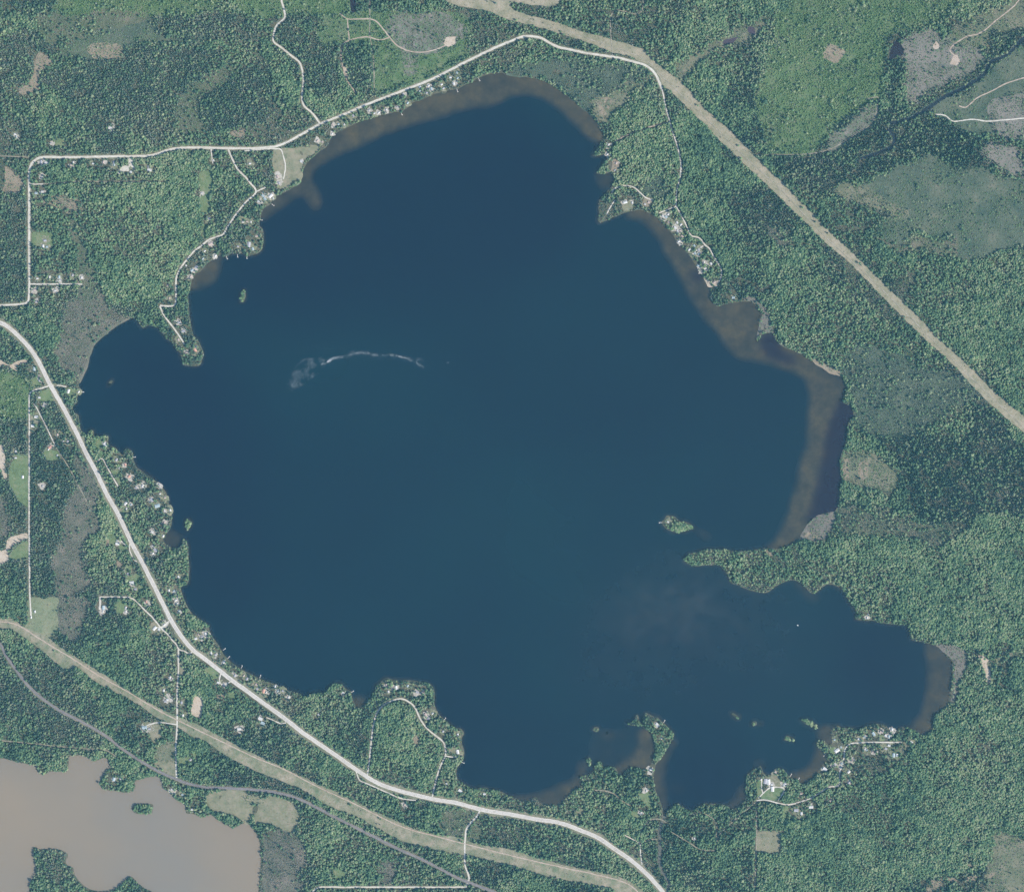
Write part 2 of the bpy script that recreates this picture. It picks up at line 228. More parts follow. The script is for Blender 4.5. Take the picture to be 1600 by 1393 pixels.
 (OPEN, 'dirt', [(1488,88),(1496,86),(1500,96),(1494,103),(1484,99)], 'bare pinkish landing on the clear-cut track'),
 (OPEN, 'dirt', [(1456,74),(1463,66),(1468,72),(1462,79)], 'small bare landing in the clear-cut'),
 (CUTGREY, 'cutgrey', [(1300,236),(1331,216),(1363,193),(1372,165),(1362,162),(1330,190),(1300,215)], 'brushy cut along the pale forest track'),
 (CUTGREY, 'olive', [(1554,1309),(1600,1309),(1700,1309),(1700,1450),(1555,1450)], 'olive clear-cut in the southeast corner'),
 (ROUGH, 'tan', [(1455,1372),(1466,1374),(1472,1385),(1460,1390)], 'tan gap in the southeast woods'),
 (ROUGH, 'tan', [(1508,1368),(1526,1366),(1524,1374),(1510,1376)], 'tan gap west of the southeast clear-cut'),
 (ROUGH, 'tan', [(1537,1366),(1554,1362),(1552,1369),(1540,1371)], 'small tan gap touching the southeast clear-cut'),
 (ROUGH, 'tan', [(1448,1384),(1458,1386),(1458,1400),(1446,1398)], 'tan gap at the bottom edge'),
 (ROUGH, 'tan', [(1512,1349),(1532,1353),(1530,1356),(1512,1353)], 'thin tan gap in the southeast woods'),
 (ROUGH, 'tan', [(1480,1369),(1494,1371),(1494,1377),(1482,1376)], 'small tan gap between the southeast woods gaps'),
 (OPEN, 'dry', [(1183,1298),(1220,1298),(1218,1333),(1183,1328)], 'square dry field by the southern track'),
 (OPEN, 'lawn', [(1188,1246),(1201,1232),(1224,1231),(1219,1247),(1210,1250)], 'mown estate lawn on the southern point'),
 (OPEN, 'lawn', [(1182,1222),(1191,1219),(1192,1241),(1184,1247)], 'lawn west of the estate drive'),
 (OPEN, 'dry', [(1192,1216),(1216,1212),(1226,1228),(1202,1230)], 'pale yard around the estate house'),
 (OPEN, 'lawn', [(1225,1257),(1231,1259),(1231,1279),(1224,1279)], 'narrow lawn below the shore lane'),
 (OPEN, 'lawn', [(1395,1172),(1406,1172),(1406,1182),(1396,1182)], 'lawn at the southeast cottages'),
 (OPEN, 'lawn', [(1374,1148),(1382,1148),(1382,1157),(1374,1157)], 'small lawn on the southeast shore lane'),
 (OLIVE, 'olive', [(1410,1165),(1420,1162),(1418,1190),(1411,1192)], 'brushy strip east of the southeast cottages'),
 (OPEN, 'lawn', [(1296,1169),(1306,1167),(1310,1176),(1300,1180)], 'lawn at the cove headland'),
 (OPEN, 'lawn', [(996,1241),(1014,1236),(1019,1264),(1006,1252)], 'campground lawn near the outlet'),
 (OPEN, 'lawn', [(986,1269),(1004,1268),(1001,1277),(993,1279)], 'second campground lawn near the outlet'),
 (OPEN, 'dry', [(900,1266),(910,1264),(912,1272),(903,1275)], 'dry glade above the highway bend'),
 (OPEN, 'dry', [(327,1239),(392,1241),(389,1287),(372,1274),(327,1264)], 'dry pasture on the brown lake shore'),
 (OPEN, 'dry', [(405,1252),(438,1244),(468,1264),(460,1297),(438,1294),(410,1287),(400,1290)], 'pale green pasture south of the railway'),
 (OLIVE, 'dry', [(380,1240),(412,1246),(410,1258),(386,1256)], 'brushy neck between the two southern pastures'),
 (OPEN, 'lawn', [(521,1357),(539,1357),(538,1372),(522,1370)], 'small green glade by the southern road'),
 (OPEN, 'sand', [(299,1101),(304,1088),(317,1088),(319,1103),(312,1121),(299,1116)], 'pale sand pit beside the straight south road'),
 (OPEN, 'lawn', [(279,1184),(300,1182),(306,1172),(308,1180),(296,1192),(282,1196)], 'lawn east of the straight south road'),
 (OPEN, 'dry', [(241,1189),(274,1184),(274,1214),(251,1204)], 'dry triangle beside the railway crossing'),
 (OLIVE, 'olive', [(246,1164),(274,1160),(274,1184),(241,1189)], 'brushy ground above the railway crossing'),
 (OPEN, 'dry', [(222,1128),(252,1132),(250,1150),(240,1160),(232,1140)], 'yard around the house on the cleared line'),
 (OPEN, 'lawn', [(321,1046),(329,1041),(341,1051),(338,1060),(325,1052)], 'lawn beside the highway junction'),
 (ROUGH, 'tan', [(339,1082),(352,1086),(351,1092),(340,1091)], 'tan paddock below the highway'),
 (OPEN, 'lawn', [(356,1079),(367,1082),(368,1092),(358,1088)], 'lawn below the highway paddock'),
 (OPEN, 'dry', [(281,1035),(289,1040),(290,1051),(286,1057),(281,1055)], 'dry yard east of the straight south road'),
 (OPEN, 'lawn', [(171,835),(181,834),(184,842),(180,851),(171,850)], 'lawn west of the highway slip'),
 (OPEN, 'lawn', [(185,851),(196,852),(200,861),(189,861)], 'lawn at the highway slip'),
 (OPEN, 'lawn', [(195,887),(209,881),(210,886),(200,895)], 'narrow lawn along the highway'),
 (OPEN, 'lawn', [(197,902),(212,896),(222,902),(211,912),(200,910)], 'lawn round the white house by the highway'),
 (OPEN, 'lawn', [(215,915),(224,914),(225,920),(215,926)], 'lawn below the white house by the highway'),
 (OPEN, 'lawn', [(184,937),(196,939),(195,954),(182,959)], 'square lawn on the dead-end lane'),
 (ROUGH, 'tan', [(182,876),(190,875),(192,887),(186,887)], 'tan glade west of the highway'),
 (ROUGH, 'tan', [(165,842),(170,843),(170,853),(166,855)], 'thin tan glade west of the highway lawns'),
 (OPEN, 'dry', [(237,972),(247,972),(246,985),(237,990)], 'dry yard at the lane junction'),
 (OPEN, 'field', [(48,935),(88,935),(87,954),(90,971),(90,984),(75,998),(40,980),(48,971)], 'pale green hay field at the road end'),
 (OPEN, 'sand', [(-60,690),(2,695),(5,705),(10,720),(15,745),(8,747),(0,730),(-60,740)], 'bare sand strip at the west edge'),
 (OPEN, 'sand', [(-60,856),(12,858),(15,845),(20,838),(43,833),(45,840),(30,848),(18,860),(13,878),(-60,882)], 'bare sand pit at the west edge'),
 (OPEN, 'lawn', [(16,866),(30,851),(44,846),(45,870),(15,876)], 'green floor of the western sand pit'),
 (OPEN, 'lawn', [(15,725),(44,715),(44,790),(33,785),(20,765)], 'long lawn beside the straight west road'),
 (OPEN, 'sand', [(-60,561),(0,562),(8,566),(14,569),(28,564),(42,561),(44,566),(30,570),(20,572),(10,571),(-60,571)], 'bare sandy ditch west of the highway'),
 (OPEN, 'sand', [(-60,581),(0,580),(12,575),(24,574),(26,580),(12,578),(-60,585)], 'thin sandy track west of the highway'),
 (OPEN, 'lawn', [(50,592),(58,590),(65,600),(52,605)], 'lawn north of the west lane junction'),
 (OPEN, 'lawn', [(65,610),(78,608),(83,627),(62,627)], 'lawn south of the west lane junction'),
 (OPEN, 'lawn', [(104,606),(114,604),(120,612),(112,622),(105,616)], 'bright lawn on the little western point'),
 (OPEN, 'lawn', [(70,705),(90,703),(92,718),(74,720)], 'lawn beside the track west of the highway'),
 (OPEN, 'lawn', [(148,688),(158,686),(160,700),(150,702)], 'lawn on the point north of the loop lane'),
 (OPEN, 'lawn', [(173,735),(185,733),(186,742),(178,743)], 'upper lawn on the loop lane'),
 (OPEN, 'lawn', [(182,747),(190,745),(192,756),(186,758)], 'lower lawn on the loop lane'),
 (OPEN, 'lawn', [(187,797),(196,793),(196,806),(190,809)], 'lawn between highway and white cottage'),
 (ROUGH, 'tan', [(150,745),(158,752),(165,760),(163,765),(155,758)], 'bare verge patch east of the highway'),
 (ROUGH, 'tan', [(1197,860),(1206,862),(1206,868),(1198,868)], 'small tan glade on the eastern point'),
 (OPEN, 'dry', [(970,322),(985,312),(990,326),(976,330)], 'dry yard on the hooked eastern headland'),
 (ROUGH, 'tan', [(1003,320),(1008,308),(1016,310),(1020,318),(1012,322)], 'bare yard beside the round dark bog'),
 (ROUGH, 'tan', [(958,250),(965,248),(967,260),(960,270),(955,266)], 'bare pad on the small twin headland'),
 (OPEN, 'sand', [(1098,432),(1110,440),(1112,447),(1120,438),(1122,441),(1114,448),(1106,447)], 'sandy beach below the eastern cottages'),
 (ROUGH, 'tan', [(645,1150),(655,1146),(657,1160),(650,1168)], 'grey open gap inside the peninsula woods'),
 (OPEN, 'dry', [(700,1168),(710,1165),(720,1172),(716,1178),(702,1175)], 'pale circular yard on the southern peninsula'),
]
COR_NE = [(640,-60),(694,0),(760,18),(800,33),(840,43),(883,55),(926,70),(956,82),(988,91),(1011,105),(1026,118),(1036,133),(1066,161),(1101,196),(1134,229),(1157,251),(1200,291),(1260,350),(1288,378),(1326,410),(1376,461),(1416,501),(1451,536),(1496,576),(1527,611),(1564,646),(1600,677),(1690,760),
          (1690,728),(1600,649),(1552,611),(1514,571),(1476,538),(1436,496),(1396,458),(1351,413),(1313,378),(1285,350),(1233,296),(1200,264),(1157,221),(1132,196),(1101,168),(1069,133),(1041,111),(1016,90),(1006,78),(956,62),(908,49),(883,39),(828,24),(800,14),(800,4),(870,8),(890,-60)]
COR_SW = [(-80,960),(0,966),(20,966),(38,979),(75,996),(108,1019),(135,1034),(148,1043),(188,1068),(226,1093),(251,1106),(276,1118),(314,1133),(352,1154),(400,1179),(430,1191),(475,1214),(521,1234),(551,1249),(588,1267),(626,1284),(656,1297),(722,1309),(739,1316),(800,1327),(850,1342),(900,1355),(951,1365),(988,1377),(1008,1393),(1060,1450),
          (985,1450),(961,1393),(958,1388),(913,1380),(850,1367),(800,1352),(732,1336),(701,1332),(664,1322),(626,1312),(588,1292),(551,1272),(513,1259),(475,1234),(438,1219),(400,1204),(352,1179),(324,1159),(302,1151),(274,1133),(246,1121),(226,1106),(186,1083),(151,1066),(121,1043),(100,1044),(75,1024),(50,1004),(20,984),(0,984),(-80,985)]
COVER.append((OPEN, 'corridor', COR_NE, 'wide mown utility clearing cutting across the northeast forest'))
COVER.append((OPEN, 'corridor_green', COR_SW, 'mown utility clearing between highway and railway in the southwest'))

# roads: name, width m, verge width m or 0, material, points, label
ROADS = [
 ('gravel_road', 8.5, 17, 'gravel', [(46,420),(46,300),(46,272),(49,258),(56,250),(66,246),(110,246),(162,245),(230,244),(245,241),(262,235),(278,232),(300,231),(360,232),(400,232),(430,229),(448,223),(475,208),(500,194),(541,177),(576,162),(626,143),(676,123),(714,104),(752,85),(777,73),(800,64),(815,58),(830,57),(845,60),(870,73),(890,78),(926,85),(961,90),(991,97),(1011,104),(1024,116),(1031,131),(1034,139)], 'pale gravel road round the north end of the lake'),
 ('lane', 5.4, 0, 'gravel', [(1034,139),(1035,143),(1039,161),(1044,181),(1051,206),(1059,231),(1064,256),(1063,274),(1058,296),(1056,322)], 'tree-shaded lane down the northeast shore'),
 ('gravel_road', 5.2, 0, 'gravel', [(1056,321),(1061,330),(1067,341),(1074,355),(1080,368),(1091,371),(1097,376),(1101,382),(1109,389),(1115,400),(1122,411),(1127,421),(1126,435),(1123,440)], 'pale lane behind the eastern shore cottages'),
 ('gravel_road', 7, 14, 'gravel', [(46,405),(46,443),(45,468),(40,474),(0,477),(-90,478)], 'pale gravel road leaving the west edge'),
 ('gravel_road', 5, 0, 'gravel', [(47,444),(88,444),(129,444)], 'short straight dead-end road in the western woods'),
 ('forest_track', 3.5, 0, 'track', [(-90,243),(0,244),(45,246)], 'faint track from the west edge to the road corner'),
 ('gravel_road', 6.5, 11, 'gravel', [(440,-60),(440,0),(444,15),(445,28),(433,40),(428,55),(428,66),(440,75),(455,87),(468,98),(473,113),(474,131),(472,151),(475,165),(488,177),(500,193)], 'winding gravel road coming down from the north'),
 ('gravel_road', 6, 9, 'gravel', [(357,234),(360,241),(366,254),(372,265),(384,277),(392,287),(399,295),(400,300),(396,306),(384,316),(375,327),(366,339),(356,354),(349,366),(336,371),(326,375),(315,384),(305,391),(296,401),(284,416),(277,429),(275,441),(275,466),(272,477),(256,478),(250,477)], 'gravel lane along the northwest shore'),
 ('gravel_road', 5.5, 8, 'gravel', [(250,478),(256,492),(265,504),(274,516),(285,532),(288,538)], 'gravel lane down the western point'),
 ('driveway', 5, 0, 'gravel', [(400,299),(406,297),(415,293)], 'short pale driveway off the northwest lane'),
 ('highway', 9, 40, 'asphalt', [(-90,478),(-40,492),(0,504),(15,512),(35,531),(50,548),(63,569),(79,602),(93,626),(108,654),(126,689),(132,703),(151,738),(168,773),(186,805),(206,848),(221,876),(239,911),(256,946),(269,971),(284,994),(301,1014),(324,1032),(347,1050),(365,1064),(382,1076),(401,1090),(440,1118),(475,1145),(526,1180),(556,1201),(591,1223),(626,1235),(674,1247),(714,1254),(752,1264),(800,1272),(838,1279),(875,1285),(906,1296),(936,1309),(961,1326),(986,1343),(1011,1365),(1026,1381),(1036,1393),(1075,1450)], 'wide pale highway along the southwest shore'),
 ('gravel_road', 5.5, 9, 'gravel', [(78,602),(66,606),(55,609),(48,613),(46,620),(46,660),(46,714),(46,826),(47,926),(49,966)], 'straight gravel road parallel to the west edge'),
 ('forest_track', 4, 0, 'gravel', [(53,630),(58,638),(61,644),(69,659),(77,676),(87,697)], 'pale lane between the straight west road and highway'),
 ('forest_track', 3, 0, 'track', [(88,699),(108,730),(123,758),(136,783)], 'faint diagonal track beside the grey bog'),
 ('driveway', 4, 0, 'gravel', [(80,602),(92,602),(104,604)], 'pale driveway to the little western point'),
 ('gravel_road', 5, 0, 'gravel', [(144,724),(152,720),(160,716),(165,724),(171,736),(185,760)], 'bent pale lane east of the highway'),
 ('gravel_road', 5.5, 0, 'gravel', [(157,932),(180,932),(202,933),(212,938),(225,951),(240,966),(252,981),(264,992),(270,1000),(276,1006),(280,1014),(289,1017),(296,1021),(301,1017)], 'pale lane running beside the highway to a dead end'),
 ('driveway', 8, 0, 'gravel', [(157,931),(157,940),(156,952)], 'wide pale lot at the dead end'),
 ('driveway', 7, 0, 'gravel', [(243,980),(252,980),(258,976),(264,970)], 'pale forecourt linking lane and highway'),
 ('gravel_road', 6, 9, 'gravel', [(279,1014),(279,1047),(277,1085),(277,1134),(275,1169),(276,1219)], 'straight pale road south to the railway'),
 ('gravel_road', 5.5, 9, 'gravel', [(574,1210),(577,1189),(580,1161),(583,1136),(587,1118),(593,1107),(606,1097),(626,1091),(641,1097),(649,1106),(656,1121),(666,1136),(681,1149),(693,1159),(696,1169),(696,1180),(689,1194),(684,1209),(680,1224),(675,1246)], 'gravel loop round the southern peninsula'),
 ('driveway', 4, 0, 'gravel', [(696,1180),(704,1182),(714,1182)], 'short pale driveway on the southern peninsula'),
 ('gravel_road', 6, 10, 'gravel', [(750,1265),(745,1275),(737,1283),(729,1294),(727,1309),(726,1332),(727,1352),(733,1370),(730,1380),(727,1386)], 'pale branch road crossing the cleared line'),
 ('gravel_road', 5.5, 9, 'gravel', [(729,1385),(651,1385),(551,1385),(500,1385),(492,1389),(484,1397),(460,1450)], 'straight pale road along the bottom edge'),
 ('forest_track', 3.6, 0, 'gravel', [(1003,1350),(1001,1332),(1000,1318),(990,1311),(976,1304)], 'campground lane off the highway'),
 ('forest_track', 3.4, 0, 'track', [(1000,1318),(1016,1311),(1027,1311)], 'short campground spur'),
 ('forest_track', 3.4, 0, 'track', [(1000,1316),(1001,1299),(1014,1282),(1024,1279),(1033,1280),(1041,1284)], 'campground lane crossing the outlet'),
 ('forest_track', 3, 0, 'track', [(930,1234),(945,1235),(960,1240),(972,1250),(985,1258)], 'curved footpath in the campground woods'),
 ('forest_track', 3.6, 0, 'track', [(1184,1250),(1172,1260),(1159,1270),(1144,1284),(1124,1304),(1118,1322),(1116,1328),(1096,1326),(1079,1317),(1064,1308),(1049,1299)], 'pale woods lane southwest of the estate'),
 ('forest_track', 3, 0, 'track', [(1079,1272),(1099,1270),(1114,1278),(1120,1289),(1119,1307)], 'looping woods path near the outlet'),
 ('forest_track', 4, 0, 'track', [(1182,1254),(1182,1307),(1179,1393),(1178,1450)], 'straight north to south section track'),
 ('gravel_road', 5, 0, 'gravel', [(1182,1250),(1196,1249),(1221,1255),(1235,1256),(1250,1252),(1267,1246),(1282,1237),(1295,1229),(1309,1227),(1312,1222),(1312,1207),(1315,1195),(1319,1182),(1320,1171),(1327,1162),(1337,1160),(1360,1159),(1390,1159),(1409,1159)], 'pale shore lane through the southeast cottages'),
 ('driveway', 3.6, 0, 'gravel', [(1185,1246),(1201,1231),(1214,1229),(1225,1231),(1222,1241),(1216,1249)], 'looped pale drive on the estate lawn'),
 ('driveway', 2.6, 0, 'gravel', [(1190,1216),(1190,1230),(1192,1240)], 'thin pale path west of the estate house'),
 ('forest_track', 4, 0, 'dirt', [(531,21),(543,30),(576,30),(588,34),(598,45),(609,59),(621,72),(639,80),(661,82),(680,78),(696,71)], 'pinkish dirt track curving through the clear-cut'),
 ('forest_track', 3.2, 0, 'dirt', [(543,30),(544,45),(546,62)], 'short dirt link in the clear-cut'),
 ('forest_track', 3.2, 0, 'dirt', [(609,59),(593,63),(573,58),(548,63),(536,70),(533,88),(537,108),(543,126),(556,146)], 'dirt track dropping south from the clear-cut'),
 ('forest_track', 2.6, 0, 'track', [(578,0),(578,30),(578,55),(583,83),(585,138)], 'faint straight line through the clear-cut'),
 ('forest_track', 3.6, 0, 'dirt', [(1690,95),(1600,122),(1569,132),(1549,143),(1527,153),(1509,168),(1498,166)], 'pale dirt track ending in the northeast meadow'),
 ('forest_track', 3.6, 0, 'gravel', [(1690,178),(1600,185),(1544,190),(1519,187),(1489,190),(1476,181),(1461,179)], 'pale dirt track crossing the northeast clear-cut'),
 ('forest_track', 3, 0, 'dirt', [(1600,-12),(1584,10),(1554,34),(1542,45),(1527,54),(1509,58),(1484,77),(1496,90)], 'pale dirt track from the northeast corner'),
 ('forest_track', 3, 0, 'track', [(1178,243),(1200,242),(1260,241),(1295,234),(1331,214),(1363,191),(1371,161),(1371,152),(1353,156)], 'pale forest track from the cleared line'),
 ('forest_track', 3, 0, 'track', [(957,88),(957,20),(1001,20),(1004,-40)], 'straight grassy cut line north of the road'),
 ('forest_track', 3.4, 0, 'dirt', [(1045,191),(993,206),(961,221)], 'dirt path to the twin headlands'),
 ('forest_track', 3, 0, 'track', [(-60,1153),(0,1156),(95,1166),(166,1172),(182,1182)], 'thin track along the brown lake woods'),
 ('driveway', 3.5, 0, 'gravel', [(276,1131),(249,1128),(231,1132),(226,1138)], 'curved driveway off the straight south road'),
 ('forest_track', 3.4, 0, 'track', [(66,288),(92,287),(120,284),(165,284),(200,284),(265,283)], 'overgrown straight line south of the gravel road'),
 ('driveway', 4, 0, 'gravel', [(47,288),(56,288),(68,288)], 'short drive off the western road'),
 ('driveway', 3.5, 0, 'gravel', [(382,236),(437,233),(443,245),(446,262),(443,280)], 'pasture drive on the northwest shore'),
 ('driveway', 4, 0, 'gravel', [(345,1051),(343,1062),(346,1068),(356,1067),(362,1062)], 'small pale loop beside the highway'),
 ('driveway', 4, 0, 'gravel', [(447,1128),(440,1130),(430,1126),(416,1120)], 'pale driveway south of the highway'),
 ('driveway', 4, 0, 'gravel', [(204,846),(203,858),(209,873),(214,877)], 'pale highway slip by the lawns'),
 ('driveway', 3.5, 0, 'gravel', [(198,852),(190,845),(184,845)], 'short curved drive off the highway slip'),
 ('forest_track', 3.5, 0, 'gravel', [(556,1203),(562,1218),(575,1224),(604,1237),(625,1246),(650,1250)], 'old pale track just below the highway'),
 ('driveway', 4, 0, 'gravel', [(955,303),(960,295),(975,290),(990,293),(1008,308),(1020,313)], 'lane along the hooked eastern headland'),
 ('driveway', 4, 0, 'gravel', [(948,335),(953,325),(961,312)], 'pale strip on the hooked eastern headland'),
 ('driveway', 3.5, 0, 'gravel', [(1056,323),(1044,327),(1030,333)], 'shore drive at the north end of the cottages'),
 ('driveway', 5, 0, 'gravel', [(1082,397),(1090,390),(1099,384)], 'wide pale drive between the eastern cottages'),
 ('forest_track', 3.6, 0, 'track', [(800,24),(883,49),(956,74),(1006,92),(1036,121),(1101,184),(1157,239),(1220,297),(1285,366),(1351,427),(1416,490),(1476,550),(1540,611),(1600,668),(1690,748)], 'worn service track along the northeast cleared line'),
 ('forest_track', 3.6, 0, 'dirt', [(-60,968),(20,973),(60,996),(110,1026),(150,1052),(200,1080),(250,1110),(300,1135),(350,1159),(400,1183),(440,1199),(500,1230),(560,1258),(626,1290),(690,1308),(760,1326),(850,1348),(950,1370),(990,1386),(1030,1440)], 'worn service track along the southwest cleared line'),
 ('driveway', 3.5, 0, 'gravel', [(330,232),(331,243),(333,256)], 'drive to the long mown strip'),
]
RAIL = [(-90,930),(-40,965),(0,1005),(10,1024),(25,1045),(38,1063),(55,1081),(75,1097),(95,1110),(126,1126),(161,1146),(191,1169),(221,1189),(251,1206),(274,1216),(296,1224),(322,1229),(352,1230),(400,1233),(425,1236),(458,1244),(488,1257),(526,1277),(576,1302),(626,1327),(664,1344),(714,1370),(752,1385),(775,1394),(880,1450)]

